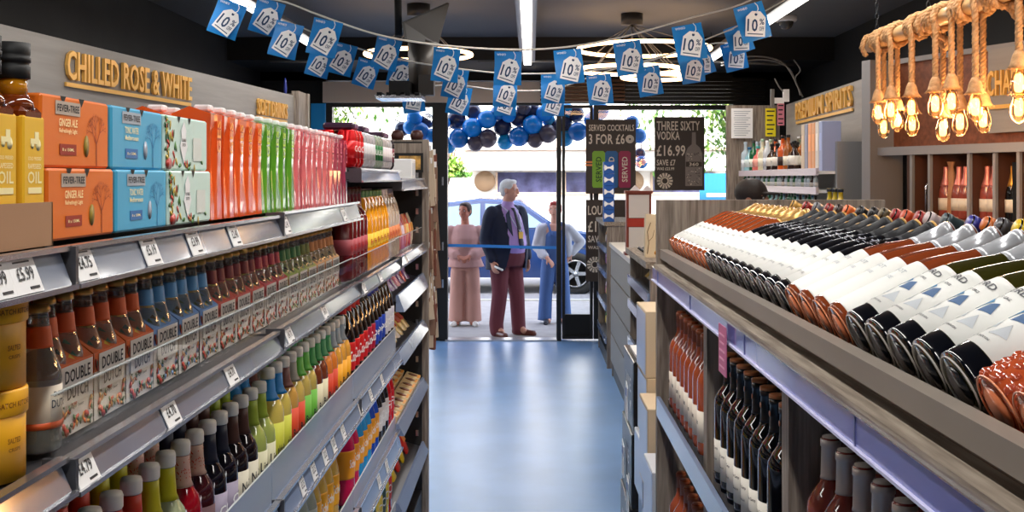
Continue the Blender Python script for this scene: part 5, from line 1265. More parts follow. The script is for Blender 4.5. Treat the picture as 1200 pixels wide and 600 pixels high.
q.prism([(-10 * s, -30 * s), (10 * s, -30 * s), (10 * s, 8 * s), (7 * s, 15 * s), (2.5 * s, 19 * s), (2.2 * s, 33 * s), (-2.2 * s, 33 * s), (-2.5 * s, 19 * s), (-7 * s, 15 * s), (-10 * s, 8 * s)], 0, .002, C('bottle_grey', (.55, .50, .47), .5), M)
rr = random.Random(8)
for k in range(80):
    x = rr.uniform(-9, 9) * s; y = rr.uniform(-29, 9) * s
    if -8 < y / s < -1 and k % 6: continue
    q.box((x, y, .0028), (rr.uniform(.004, .013), rr.uniform(.004, .012), .001), PW if k % 2 else pb, M)
q.box((0, -4.5 * s, .003), (19 * s, 6 * s, .001), pb, M); text(q, '360', M @ Matrix.Translation((0, -4.5 * s, .004)), 11 * s, 4 * s, PW); q.build('bottle_picture', r)
r, w, h = wposter(686.5, 745, 140, 227, 'brown window poster reading SERVED COCKTAILS 3 FOR £6 with three can pictures', [('SERVED COCKTAILS', 690, 743, 146, 153.5), ('3 FOR £6', 690, 732, 157, 169)])
q = MB(); p = P(738, 163, YP) - Vector(r.location); sunicon(q, p.x, p.z, .045, FY((0, -.007, 0)))
q.build('sun_motif', r)
for k, (x0, x1, c) in enumerate(((694, 709, (.52, .72, .20)), (709, 724, (.12, .38, .60)), (725, 739, (.62, .14, .30)))):
    a = P(x0, 177, YP) - Vector(r.location); b = P(x1, 220, YP) - Vector(r.location); w_ = b.x - a.x; q = MB()
    q.prism([(-w_ / 2 + .01, 0), (w_ / 2 - .01, 0), (w_ / 2, .02), (w_ / 2, a.z - b.z - .02), (w_ / 2 - .02, a.z - b.z), (-w_ / 2 + .02, a.z - b.z), (-w_ / 2, a.z - b.z - .02), (-w_ / 2, .02)], 0, .004 + .001 * k, C('canpic%d' % k, c, .45), FY(((a.x + b.x) / 2, -.007, b.z)))
    text(q, 'SERVED', frame(((a.x + b.x) / 2, -.0135, (a.z + b.z) / 2), (0, 0, 1), up=(-1, 0, 0)), .27, .06, PW if k != 0 else C('darkgreen_ink', (.15, .3, .1))); q.build('can_picture', r)
q = MB()
for k in range(2): q.box((P(690, 190 + 3.5 * k, YP).x - r.location.x + .02, -.007, P(0, 190 + 3.5 * k, YP).z - r.location.z), (.12, .003, .02), C('orange_flash', (.95, .55, .3)))
q.build('orange_flash', r)
r, w, h = wposter(686.5, 745, 234, 330, 'lower brown window poster reading LOUIS £12, partly hidden by the shelf unit', [('LOUIS', 689, 712, 241, 252), ('£12.99', 689, 722, 259, 272), ('SAVE', 689, 705, 276, 284), ('WAS £15', 689, 712, 288, 292)])
q = MB(); p = P(697, 310, YP) - Vector(r.location); sunicon(q, p.x, p.z, .085, FY((0, -.007, 0))); q.build('sun_motif', r)
# ================================================================== outside
asph = mat('road_asphalt', (.50, .50, .52), .9, noise=.08, nscale=12)
pav = mat('pavement_stone', (.62, .60, .60), .9, noise=.10, nscale=6)
q = MB(); q.box((0, 14.0, -.06), (40, 4.0 - .16, .1), pav); struct('pavement', q)
q = MB(); q.box((0, 30.2, -.12), (60, 28.5, .1), asph); struct('road', q)
q = MB(); q.box((0, 15.97, -.045), (40, .12, .11), mat('kerb', (.70, .69, .67), .8)); struct('kerb', q)
# blue ribbon across the doorway
q = MB(); rb = C('blue_ribbon', (.25, .60, .95), .3, coat=.3)
n = 16; V = []
for i in range(n + 1):
    x = -.93 + 1.24 * i / n; z = 1.018 + .012 * math.cos(i / n * PI) + .003
    V += [(x, 12.11, z), (x, 12.112, z - .032)]
q.add(V, [(2 * i, 2 * i + 1, 2 * i + 3, 2 * i + 2) for i in range(n)], rb, True); q.add([(x, y + .002, z) for x, y, z in V], [(2 * i, 2 * i + 2, 2 * i + 3, 2 * i + 1) for i in range(n)], rb, True)
tag(q.build('ribbon'), 'thin blue ribbon stretched across the open doorway at chest height', 'ribbon')
# balloons
bl = [(375, 155, 42, 'n'), (275, 205, 52, 'n'), (455, 200, 50, 'b'), (368, 250, 53, 'b'), (288, 312, 52, 'd'), (225, 350, 45, 'c'), (385, 340, 42, 'g'), (458, 310, 50, 'g'), (545, 245, 50, 'n'), (560, 330, 43, 'c'), (640, 300, 53, 'd'), (640, 190, 48, 'n'), (722, 150, 42, 'n'), (722, 232, 53, 'b'), (790, 165, 45, 'b'), (815, 205, 36, 'c'), (735, 320, 42, 'g'), (808, 283, 50, 'g'), (910, 310, 45, 'c'), (985, 272, 50, 'd'), (905, 225, 45, 'n'), (925, 150, 42, 'c'), (975, 165, 45, 'n'), (1075, 205, 48, 'b'),
      (1120, 150, 45, 'b'), (1150, 250, 40, 'n'), (1345, 295, 40, 'b'), (1300, 220, 40, 'd'), (1358, 450, 34, 'b'), (1350, 400, 30, 'n'), (30, 190, 42, 'b'), (100, 210, 42, 'n'), (60, 270, 50, 'd'), (130, 295, 36, 'b'), (-42, 255, 40, 'n'), (5, 245, 40, 'b'), (520, 160, 40, 'd'), (580, 175, 40, 'b'), (200, 220, 36, 'b'), (670, 130, 40, 'g'), (860, 240, 36, 'n')]
bcol = {'n': ((.16, .19, .34), 'navy'), 'b': ((.06, .58, 1.), 'bright blue'), 'd': ((.04, .46, .84), 'deep blue'), 'c': ((.10, .64, .92), 'sky blue'), 'g': ((.34, .30, .36), 'charcoal')}
cnt = {}
for x, y, rr_, t in sorted(bl):
    Y = 12.75 + (.12 if t in 'nc' else 0)
    def bb(t=t):
        r = empty('balloon'); R_ = .100
        MB().lathe([(.001, -1.18 * R_), (.012, -1.14 * R_), (.35 * R_, -1.02 * R_), (.7 * R_, -.74 * R_), (.94 * R_, -.3 * R_), (R_, .1 * R_), (.9 * R_, .5 * R_), (.66 * R_, .8 * R_), (.35 * R_, .97 * R_), (.001, 1.02 * R_)], C('balloon_' + t, bcol[t][0], .18, coat=.6), 20).build('envelope', r)
        MB().lathe([(.001, -1.16 * R_), (.012, -1.28 * R_), (.002, -1.26 * R_)], C('balloon_' + t, (1, 1, 1)), 10).build('knot', r); return r
    k = cnt[t] = cnt.get(t, -1) + 1
    p = P(480 + x / 5, 100 + y / 5, Y)
    spawn('bal' + t, bb, p, (R(90) + random.uniform(-.5, .5), random.uniform(-.7, .7), random.uniform(-.6, .6)), f'{bcol[t][1]} balloon of the garland outside the door, {ordw(k)} {bcol[t][1]} one from the left', 'balloon', 'balloons of the garland', scale=rr_ / 45)
q = MB(); q.tube([P(462, 140, 12.85), P(500, 155, 12.85), P(560, 145, 12.85), P(620, 152, 12.85), P(690, 140, 12.85), P(720, 150, 12.85), P(752, 165, 12.85), P(750, 195, 12.85)], .008, C('garland_line', (.8, .8, .8)), 6)
for x in (-2.0, .95): q.cyl((x, 12.4, 2.5), (x, 12.86, 2.34), .006, C('garland_line', (.8, .8, .8)), 6)
tag(q.build('garland_line'), 'thin line the balloon garland is tied to above the door', 'line')
# car
def car(name, cx, cy, c, label, rz=0.):
    r = empty(name, (cx, cy, -.07), rz, label, 'car'); paint = C('car_' + name + str(cx), c, .2, coat=1.)
    prof = [(-2.05, .30), (-2.10, .55), (-2.02, .88), (-1.75, .98), (-1.35, 1.02), (-.85, 1.42), (-.2, 1.50), (.45, 1.46), (1.05, 1.05), (1.75, .93), (2.05, .74), (2.12, .50), (2.08, .28)]
    W = .86; q = MB(); V = []; n = len(prof)
    for s in (-1, -.92, .92, 1):
        for x, z in prof: V.append((x * (1 if abs(s) < .95 else .985), s * W * (1 if z < 1.0 else 1 - (z - 1.0) * .42), z if abs(s) < .95 else z - .03))
    Fc = []
    for a in range(3):
        for i in range(n - 1): Fc.append((a * n + i, (a + 1) * n + i, (a + 1) * n + i + 1, a * n + i + 1))
    Fc += [tuple(range(n)), tuple(3 * n + i for i in range(n))[::-1], (0, n - 1, 2 * n - 1, n), (n, 2 * n - 1, 3 * n - 1, 2 * n), (2 * n, 3 * n - 1, 4 * n - 1, 3 * n)]
    q.add(V, Fc, paint, False); q.build('body_shell', r)
    gl = C('car_glass', (.42, .52, .58), .08, coat=.8)
    q = MB()
    for s in (-1, 1):
        y = s * (W * .80 + .035)
        for pts in ([(-1.15, 1.03), (-.75, 1.36), (-.18, 1.42), (-.18, 1.03)], [(-.10, 1.03), (-.10, 1.42), (.40, 1.39), (.88, 1.05)]):
            V = [(x, s * (W * (1 - (z - 1.) * .42) + .006 - (0 if z > 1.03 else 0)), z) for x, z in pts]; q.add(V, [(0, 1, 2, 3) if s < 0 else (3, 2, 1, 0)], gl)
    q.add([(.50, -.62, 1.455), (.50, .62, 1.455), (1.03, .78, 1.08), (1.03, -.78, 1.08)], [(3, 2, 1, 0)], gl, M=Matrix.Translation((.012, 0, .012)))
    q.build('window', r)
    for sx in (-1.30, 1.32):
        for s in (-1, 1):
            M = Matrix.Translation((sx, s * .80, .325)) @ Matrix.Rotation(R(90) * s, 4, 'X')
            q = MB(); q.lathe([(.19, .10), (.20, -.09), (.31, -.10), (.33, -.07), (.33, .07), (.31, .10), (.20, .105)][::1], C('tyre', (.05, .05, .055), .8), 28, M=M); w_ = q.build('wheel', r)
            q = MB(); al = C('alloy', (.72, .73, .75), .25, metal=.8); q.lathe([(.205, -.10), (.215, -.115), (.195, -.10)], al, 28, M=M); q.lathe([(.05, -.11), (.001, -.12)], al, 14, M=M)
            for k in range(5): a = 2 * PI * k / 5; q.add([(.03 * math.cos(a + 1.2), .03 * math.sin(a + 1.2), -.108), (.03 * math.cos(a - 1.2), .03 * math.sin(a - 1.2), -.108), (.2 * math.cos(a - .13), .2 * math.sin(a - .13), -.108), (.2 * math.cos(a + .13), .2 * math.sin(a + .13), -.108)], [(0, 1, 2, 3), (3, 2, 1, 0)], al, M=M)
            q.build('alloy_rim', w_)
            q = MB(); q.lathe([(.39, 0), (.001, .001)], BLACK, 28, M=Matrix.Translation((sx, s * .853, .36)) @ Matrix.Rotation(-R(90) * s * -1, 4, 'X')); q.build('wheel_arch', r)
    q = MB(); q.ball((.78, -.95, 1.05), (.08, .10, .07), paint); q.build('wing_mirror', r)
    q = MB(); q.box((2.03, -.62, .68), (.14, .30, .12), C('headlamp', (.85, .88, .9), .1)); q.box((2.03, .62, .68), (.14, .30, .12), C('headlamp', (.85, .88, .9))); q.build('headlamp', r)
    return r
car('parked_car', -.62, 18.3, (.08, .17, .34), 'dark blue car parked in the street behind the man in the blazer')
car('parked_car', -3.4, 22.6, (.35, .62, .80), 'light blue car further left across the street, seen past the pink-suited woman')
# buildings across the road
r = empty('shopfront_building', (.8, 26.7, 0), 0, 'long white shopfront building across the street', 'building')
wt = mat('white_render', (.95, .93, .90), .8)
MB().box((3.0, 1, 4.2), (11.6, 2, 8.6), wt).build('wall', r)
MB().box((2.2, -.25, 2.17), (9, .5, .46), mat('white_fascia', (.97, .95, .93), .6)).build('fascia', r)
MB().box((2.2, -.3, 2.44), (9.2, .7, .06), mat('tan_trim', (.66, .56, .48), .6)).build('cornice', r)
for k, (x0, x1) in enumerate(((-1.62, -.10), (0.02, 1.65), (2.1, 3.6))):
    q = MB(); q.box(((x0 + x1) / 2, -.03, 1.655), (x1 - x0, .08, .48), C('shop_window_dark', (.30, .30, .42), .15, noise=.5, nscale=3)); o = q.build('shop_window', r)
    q = MB(); q.box(((x0 + x1) / 2, -.06, 1.39), (x1 - x0 + .1, .1, .05), mat('tan_trim', (.66, .56, .48))); q.box((x0, -.06, 1.655), (.05, .1, .48), mat('tan_trim', (.66, .56, .48))); q.box((x1, -.06, 1.655), (.05, .1, .48), mat('tan_trim', (.66, .56, .48))); q.build('window_frame', o)
for k, x in enumerate((-1.9, 1.75 - .62 + .55)):
    q = MB(); q.lathe([(.25, -.02), (.25, .02), (.001, .021)], C('tan_disc', (.52, .42, .32), .6), 28, M=frame((x - .02 if k else x, -.12, 1.68), (1, 0, 0))); q.build('round_sign', r)
for k, (x, z) in enumerate(((-1.4, 5.2), (.4, 5.2), (2.3, 5.2), (4.2, 5.2), (6.0, 5.2))):
    q = MB(); q.box((x, -.02, z), (1.0, .1, 1.5), C('upper_window', (.45, .5, .56), .15)); o = q.build('window', r); q = MB(); q.box((x, -.06, z), (.05, .06, 1.5), WHITE); q.box((x, -.06, z), (1.0, .06, .05), WHITE); q.build('glazing_bar', o)
r = empty('brick_shop', (-4.75, 26.0, 0), 0, 'small red-framed shop to the left of the white shopfront', 'building')
MB().box((0, 1, 2.4), (4.4, 2, 5.0), mat('cream_render', (.93, .88, .82), .8)).build('wall', r)
for x in (1.4, .5, -.5):
    q = MB(); q.box((x, -.05, 1.8), (.7, .1, .85), C('shop_dark2', (.45, .35, .35), .3)); o = q.build('shop_window', r)
    q = MB(); [q.box((x + s * .38, -.08, 1.75), (.09, .12, 1.1), C('terracotta', (.72, .42, .34), .6)) for s in (-1, 1)]; q.build('window_frame', o)
q = MB(); q.box((1.45, -.14, 1.66), (.20, .03, .12), C('yellow_sign', (.98, .88, .15), .5)); q.build('yellow_sign', r)
# trees
def tree(x, y, h, rad, seed, label, zc=None):
    rr = random.Random(seed); r = empty('street_tree', (x, y, -.07), 0, label, 'tree')
    q = MB(); bk = C('bark', (.36, .30, .25), .9); q.tube([(0, 0, 0), (.05, 0, h * .3), (-.05, .05, h * .55), (.05, 0, h * .8)], [.16, .12, .09, .04], bk, 8)
    for k in range(7): a = rr.uniform(0, 6.3); z = h * rr.uniform(.4, .7); q.tube([(0, 0, z), (math.cos(a) * rad * .4, math.sin(a) * rad * .4, z + .5), (math.cos(a) * rad * .75, math.sin(a) * rad * .75, z + 1.1)], [.05, .035, .015], bk, 6)
    q.build('trunk', r)
    q = MB(); ms = [C('leaf_a', (.34, .50, .20), .6), C('leaf_b', (.30, .48, .18), .6), C('leaf_c', (.58, .70, .32), .6)]
    cl_ = [(rr.gauss(0, .5) * rad, rr.gauss(0, .5) * rad, h * .72 + rr.gauss(0, .42) * rad) for _ in range(30)]
    for k in range(5200):
        c = cl_[k % 30]; p = Vector((c[0] + rr.gauss(0, .24) * rad, c[1] + rr.gauss(0, .24) * rad, max(1.9, c[2] + rr.gauss(0, .2) * rad)))
        M = Matrix.Translation(p) @ Matrix.Rotation(rr.uniform(0, 6.3), 4, 'Z') @ Matrix.Rotation(rr.uniform(-1.2, 1.2), 4, 'X'); s = rr.uniform(.05, .10)
        q.add([(-s * .4, 0, 0), (0, -s, 0), (s * .4, 0, 0), (0, s, 0)], [(0, 1, 2, 3)], ms[k % 3], M=M)
    q.build('foliage', r)
tree(-4.3, 20.5, 4.8, 1.3, 1, 'leafy green street tree seen through the left window')
tree(4.3, 21.0, 4.4, 1.2, 2, 'leafy green street tree seen through the right window beside the vodka poster')
tree(-1.95, 25.0, 2.7, .36, 3, 'small thin street tree left of the white shopfront')
q = empty('street_sign', (2.9, 16.6, 0), 0, 'blue printed banner board standing outside the right window', 'banner')
MB().box((0, 0, 1.45), (.75, .04, .75), C('banner_blue', (.18, .52, .75), .5)).build('board', q)
o = MB(); [o.box((-.1 + .1 * k, -.022, 1.5 - .12 * k), (.35, .004, .06), C('banner_print', [(.9, .9, .9), (.85, .35, .45), (.5, .85, .95)][k])) for k in range(3)]; o.build('printed_shapes', q)
o = MB(); [o.cyl((s * .3, 0, -.01), (s * .3, 0, 1.1), .02, CHROME, 8) for s in (-1, 1)]; o.build('post', q)
# ================================================================== people
def loft(mb, rings, m, n=18):     # rings: (cx, cy, z, rx, ry)
    V = []; Fc = []
    for cx, cy, z, rx, ry in rings:
        for i in range(n): a = 2 * PI * i / n; V.append((cx + rx * math.cos(a), cy + ry * math.sin(a), z))
    for j in range(len(rings) - 1):
        for i in range(n): k = (i + 1) % n; Fc.append((j * n + i, j * n + k, (j + 1) * n + k, (j + 1) * n + i))
    Fc += [tuple(range(n))[::-1], tuple((len(rings) - 1) * n + i for i in range(n))]
    mb.add(V, Fc, m, True)
def limb(mb, ch, m):              # ch: [(point, radius)]
    for (p, r_) in ch: mb.ball(p, r_, m, 12, 8)
    for (p, r0), (q_, r1) in zip(ch, ch[1:]): mb.cyl(p, q_, r0, m, 12, r1)
def fuse(mb, name, parent, m, vox=.011, smooth=6):
    me = mb.mesh('tmp'); o = bpy.data.objects.new('tmp', me); col.objects.link(o)
    a = o.modifiers.new('r', 'REMESH'); a.mode = 'VOXEL'; a.voxel_size = vox; a.use_smooth_shade = True
    b_ = o.modifiers.new('s', 'SMOOTH'); b_.factor = .5; b_.iterations = smooth
    dg = bpy.context.evaluated_depsgraph_get(); dg.update()
    e = o.evaluated_get(dg); me2 = bpy.data.meshes.new_from_object(e); 
    me2.materials.clear(); me2.materials.append(m)
    me2.polygons.foreach_set('material_index', [0] * len(me2.polygons)); me2.polygons.foreach_set('use_smooth', [True] * len(me2.polygons))
    bpy.data.objects.remove(o); bpy.data.meshes.remove(me)
    o2 = bpy.data.objects.new(name, me2); col.objects.link(o2); o2.parent = parent; KIDS.setdefault(parent.name, []).append(o2)
    return o2
V3 = Vector
def hand(mb, w, d, side, m, palm=(0, -1, 0), curl=.6, s=1.0):
    """wrist w, direction d; palm plus five separate fingers"""
    d = V3(d).normalized(); pn = V3(palm); pn = (pn - d * pn.dot(d)).normalized(); sd = d.cross(pn) * side
    c = V3(w) + d * .045 * s
    for t in (-.024, -.008, .008, .024): limb(mb, [(V3(w) + d * .012 + sd * t * .6 * s, .013 * s), (V3(w) + d * .085 * s + sd * t * s, .0115 * s)], m)
    for t, L in ((-.026, .058), (-.009, .072), (.009, .076), (.026, .068)):
        a = V3(w) + d * .088 * s + sd * t * s
        b_ = a + (d * math.cos(curl * .5) + pn * math.sin(curl * .5)) * L * .45 * s
        e = b_ + (d * math.cos(curl * 1.3) + pn * math.sin(curl * 1.3)) * L * .33 * s
        f = e + (d * math.cos(curl * 2.0) + pn * math.sin(curl * 2.0)) * L * .25 * s
        limb(mb, [(a, .0095 * s), (b_, .009 * s), (e, .008 * s), (f, .007 * s)], m)
    a = V3(w) + d * .025 * s + sd * .026 * s; b_ = a + (d * .6 + sd * .7 + pn * .3) * .038 * s; e = b_ + (d * .9 + sd * .15 + pn * .3) * .03 * s
    limb(mb, [(a, .013 * s), (b_, .011 * s), (e, .0085 * s)], m)
def head(mb, c, H, m, yaw=0.):
    """head centred on c, height H, face towards -y turned by yaw about z"""
    M = Matrix.Translation(c) @ Matrix.Rotation(yaw, 4, 'Z'); h = H
    def ball(p, r_): mb.ball(p, tuple(v * h for v in r_), m, 16, 10, M=M)
    def at(x, y, z): return (x * h, y * h, z * h)
    ball(at(0, .04, .10), (.33, .40, .40)); ball(at(0, -.05, -.14), (.27, .31, .34)); ball(at(0, -.20, -.38), (.12, .11, .09))
    ball(at(0, -.40, -.05), (.055, .07, .13)); ball(at(0, -.43, -.12), (.065, .06, .05))
    for s in (-1, 1):
        ball(at(s * .33, .04, -.02), (.04, .09, .13)); ball(at(s * .14, -.28, .08), (.12, .07, .04)); ball(at(s * .16, -.24, -.12), (.1, .09, .1))
    ball(at(0, -.33, -.235), (.10, .05, .022)); ball(at(0, -.33, -.275), (.09, .05, .022))
    return M
def face(parent, M, h, lip=(.62, .36, .33), iris=(.2, .15, .12), brow=(.4, .3, .25)):
    q = MB()
    for s in (-1, 1): q.ball((s * .14 * h, -.325 * h, .025 * h), (.05 * h, .03 * h, .026 * h), WHITE, 10, 6, M=M)
    for s in (-1, 1): q.ball((s * .14 * h, -.352 * h, .025 * h), (.020 * h, .008 * h, .020 * h), C('iris%s' % (iris,), iris, .2), 8, 6, M=M)
    q.build('eyes', parent)
    q = MB(); q.ball((0, -.373 * h, -.255 * h), (.085 * h, .02 * h, .020 * h), C('lips%s' % (lip,), lip, .4), 10, 6, M=M)
    q.build('lips', parent)
    q = MB()
    for s in (-1, 1): q.ball((s * .14 * h, -.345 * h, .105 * h), (.075 * h, .02 * h, .014 * h), C('brow%s' % (brow,), brow, .8), 8, 5, M=M)
    q.build('eyebrows', parent)
def shoe(mb, p, dr, m, L=.27, s=1.):
    d = V3((dr[0], dr[1], 0)).normalized(); p = V3(p)
    limb(mb, [(p + V3((0, 0, .045)) - d * .04, .042 * s), (p + d * .06 + V3((0, 0, .04)), .042 * s), (p + d * (L - .09) + V3((0, 0, .034)), .034 * s)], m)
def skin(n, c): return C(n, c, .5)
# ---- the man
def man():
    r = empty('person', (0, 0, 0)); sk = skin('skin_fair', (.82, .60, .52)); blazer = C('navy_blazer', (.09, .12, .22), .75); tr = C('burgundy_corduroy', (.42, .20, .24), .85); sh = C('lilac_shirt', (.70, .58, .84), .6)
    # facing -y ; x is his left-right. head 0.235
    HZ = 1.625; yaw = .55
    q = MB(); M = head(q, (0, -.045, HZ), .245, sk, yaw)
    limb(q, [((0, .0, 1.36), .07), ((0, -.02, 1.50), .062), ((0, -.03, 1.56), .06)], sk)
    loft(q, [(0, .0, .86, .165, .14), (0, -.03, 1.0, .175, .165), (0, -.03, 1.15, .17, .155), (0, 0, 1.32, .17, .12), (0, 0, 1.40, .12, .08)], sk)
    A = {-1: [(-.215, .02, 1.37), (-.275, .04, 1.08), (-.262, -.06, .845)], 1: [(.215, .02, 1.37), (.28, .05, 1.09), (.27, -.03, .845)]}
    for s in (-1, 1):
        a = [V3(p) for p in A[s]]; limb(q, [(a[0], .055), (a[1], .045), (a[2], .032)], sk); d = a[2] - a[1]; hand(q, a[2], d, -s, sk, palm=(-s * 1.0, .1, 0), curl=.55)
    Lg = {-1: [(-.095, .02, .86), (-.11, -.01, .47), (-.12, .04, .09)], 1: [(.095, .02, .86), (.12, -.03, .47), (.15, -.02, .09)]}
    for s in (-1, 1): a = [V3(p) for p in Lg[s]]; limb(q, [(a[0], .085), (a[1], .058), (a[2], .042)], sk); limb(q, [(a[2], .045), (a[2] + V3((0, -.10, -.04)), .035)], sk)
    body = fuse(q, 'body', r, sk, .008, 4)
    face(r, M, .245, brow=(.8, .8, .8))
    q = MB(); hm = C('white_hair', (.86, .86, .86), .8, bump=.6, nscale=40); h = .245
    for p, rr_ in (((0, .08, .22), (.36, .38, .30)), ((0, .20, .06), (.35, .28, .32)), ((0, -.12, .36), (.29, .20, .13)), ((-.24, .0, .22), (.13, .24, .22)), ((.24, .0, .22), (.13, .24, .22)), ((.12, -.16, .38), (.2, .14, .11)), ((0, .22, -.14), (.26, .19, .17))):
        q.ball(tuple(v * h for v in p), tuple(v * h for v in rr_), hm, 14, 10, M=M)
    fuse(q, 'hair', r, hm, .009, 2)
    # shirt and tie
    q = MB(); loft(q, [(0, -.035, .92, .185, .178), (0, -.055, 1.02, .19, .195), (0, -.05, 1.14, .182, .182), (0, -.015, 1.32, .175, .135), (0, 0, 1.41, .12, .088), (0, -.005, 1.455, .078, .074)], sh); limb(q, [((0, -.005, 1.44), .072), ((0, -.018, 1.475), .070)], sh); fuse(q, 'shirt', r, sh, .011, 2)
    q = MB(); tie = C('dark_tie', (.16, .14, .2), .5); loft(q, [(0, -.265, .98, .03, .006), (0, -.255, 1.05, .036, .008), (0, -.215, 1.22, .028, .008), (0, -.14, 1.385, .018, .010), (0, -.10, 1.43, .024, .018)], tie, 10); q.build('tie', r)
    q = MB(); lan = C('lanyard_blue', (.80, .82, .92), .5); q.tube([(-.085, .0, 1.455), (-.075, -.10, 1.40), (-.04, -.20, 1.24), (0, -.235, 1.17), (.04, -.20, 1.24), (.075, -.10, 1.40), (.085, 0, 1.455)], .006, lan, 6); q.box((0, -.247, 1.13), (.055, .010, .075), C('badge_yellow', (.90, .72, .30), .4)); q.build('lanyard', r)
    q = MB(); loft(q, [(0, .0, .10 + .68, .205, .165), (0, -.02, .88, .208, .195), (0, -.03, .955, .195, .185)], tr)
    for s in (-1, 1): a = [V3(p) for p in Lg[s]]; limb(q, [(a[0] + V3((0, 0, -.04)), .115), (a[1], .088), (a[2] + V3((0, 0, .05)), .082), (a[2] + V3((0, -.01, -.03)), .080)], tr)
    fuse(q, 'trousers', r, tr, .012, 3)
    # blazer: open-fronted shell, back and two front panels, sleeves
    q = MB(); n = 22; rings = []
    for z, rx, ry, cy, gap in ((.74, .245, .205, .015, .62), (.88, .25, .215, .0, .50), (1.0, .235, .215, -.02, .46), (1.12, .225, .20, -.02, .46), (1.26, .225, .165, -.0, .50), (1.36, .215, .135, .01, .62), (1.43, .14, .10, .02, .9)):
        g = gap; ring = []
        for i in range(n + 1):
            a = -PI / 2 + g + (2 * PI - 2 * g) * i / n; ring.append((rx * math.cos(a), cy + ry * math.sin(a), z))
        rings.append(ring)
    V = [p for rg in rings for p in rg]; m_ = n + 1; Vi = [(x * .93, (y) * .93, z) for x, y, z in V]
    Fc = [(j * m_ + i, j * m_ + i + 1, (j + 1) * m_ + i + 1, (j + 1) * m_ + i) for j in range(len(rings) - 1) for i in range(n)]
    K = len(V); Fi = [tuple(K + i for i in f[::-1]) for f in Fc]
    rim = []
    for i in range(n): rim += [(i + 1, i, K + i, K + i + 1)]; t = (len(rings) - 1) * m_; rim += [(t + i, t + i + 1, K + t + i + 1, K + t + i)]
    for j in range(len(rings) - 1): rim += [(j * m_, (j + 1) * m_, K + (j + 1) * m_, K + j * m_)]; e_ = n; rim += [((j + 1) * m_ + e_, j * m_ + e_, K + j * m_ + e_, K + (j + 1) * m_ + e_)]
    q.add(V + Vi, Fc + Fi + rim, blazer)
    for s in (-1, 1):
        a = [V3(p) for p in A[s]]; limb(q, [(a[0] + V3((-s * .02, 0, .0)), .085), (a[0] + V3((s * .01, .0, -.05)), .082), (a[1], .070), (a[2] + V3((0, 0, .03)), .056)], blazer)
    limb(q, [((-.12, .01, 1.42), .045), ((0, .06, 1.44), .04), ((.12, .01, 1.42), .045)], blazer)
    fuse(q, 'blazer', r, blazer, .012, 3)
    q = MB()
    for s in (-1, 1): q.prism([(0, 0), (.055, -.05), (.065, -.20), (.012, -.30)][::-s] if 1 else 0, 0, .008, blazer, frame((s * .075, -.125 - .0, 1.40), (s * .9, -.28, 0)) if 0 else Matrix.Translation((s * .08, -.135, 1.41)) @ Matrix.Rotation(R(90) - .28, 4, 'X') @ Matrix.Diagonal((s, 1, 1, 1)))
    q.build('lapel', r)
    q = MB(); sm = C('brown_leather', (.40, .20, .16), .35, coat=.3)
    for s, dr in ((-1, (-.15, -1)), (1, (.35, -1))): a = V3(Lg[s][2]); shoe(q, (a.x, a.y, -.01), dr, sm, .29, 1.05)
    fuse(q, 'shoes', r, sm, .010, 2)
    q = MB(); p = V3((-.262, -.12, .79)); q.cyl(p, p + V3((.0, -.13, -.03)), .012, WHITE, 10); q.build('rolled_paper', r)
    return r
r = man(); r.location = P(594, 392, 12.43); r.location.z = -.008; r.rotation_euler = (0, 0, R(40)); r.scale = (1.0, 1.0, 1.0)
tag(r, 'person with white hair in navy blazer, lilac shirt and burgundy trousers, standing at the doorway', 'person')
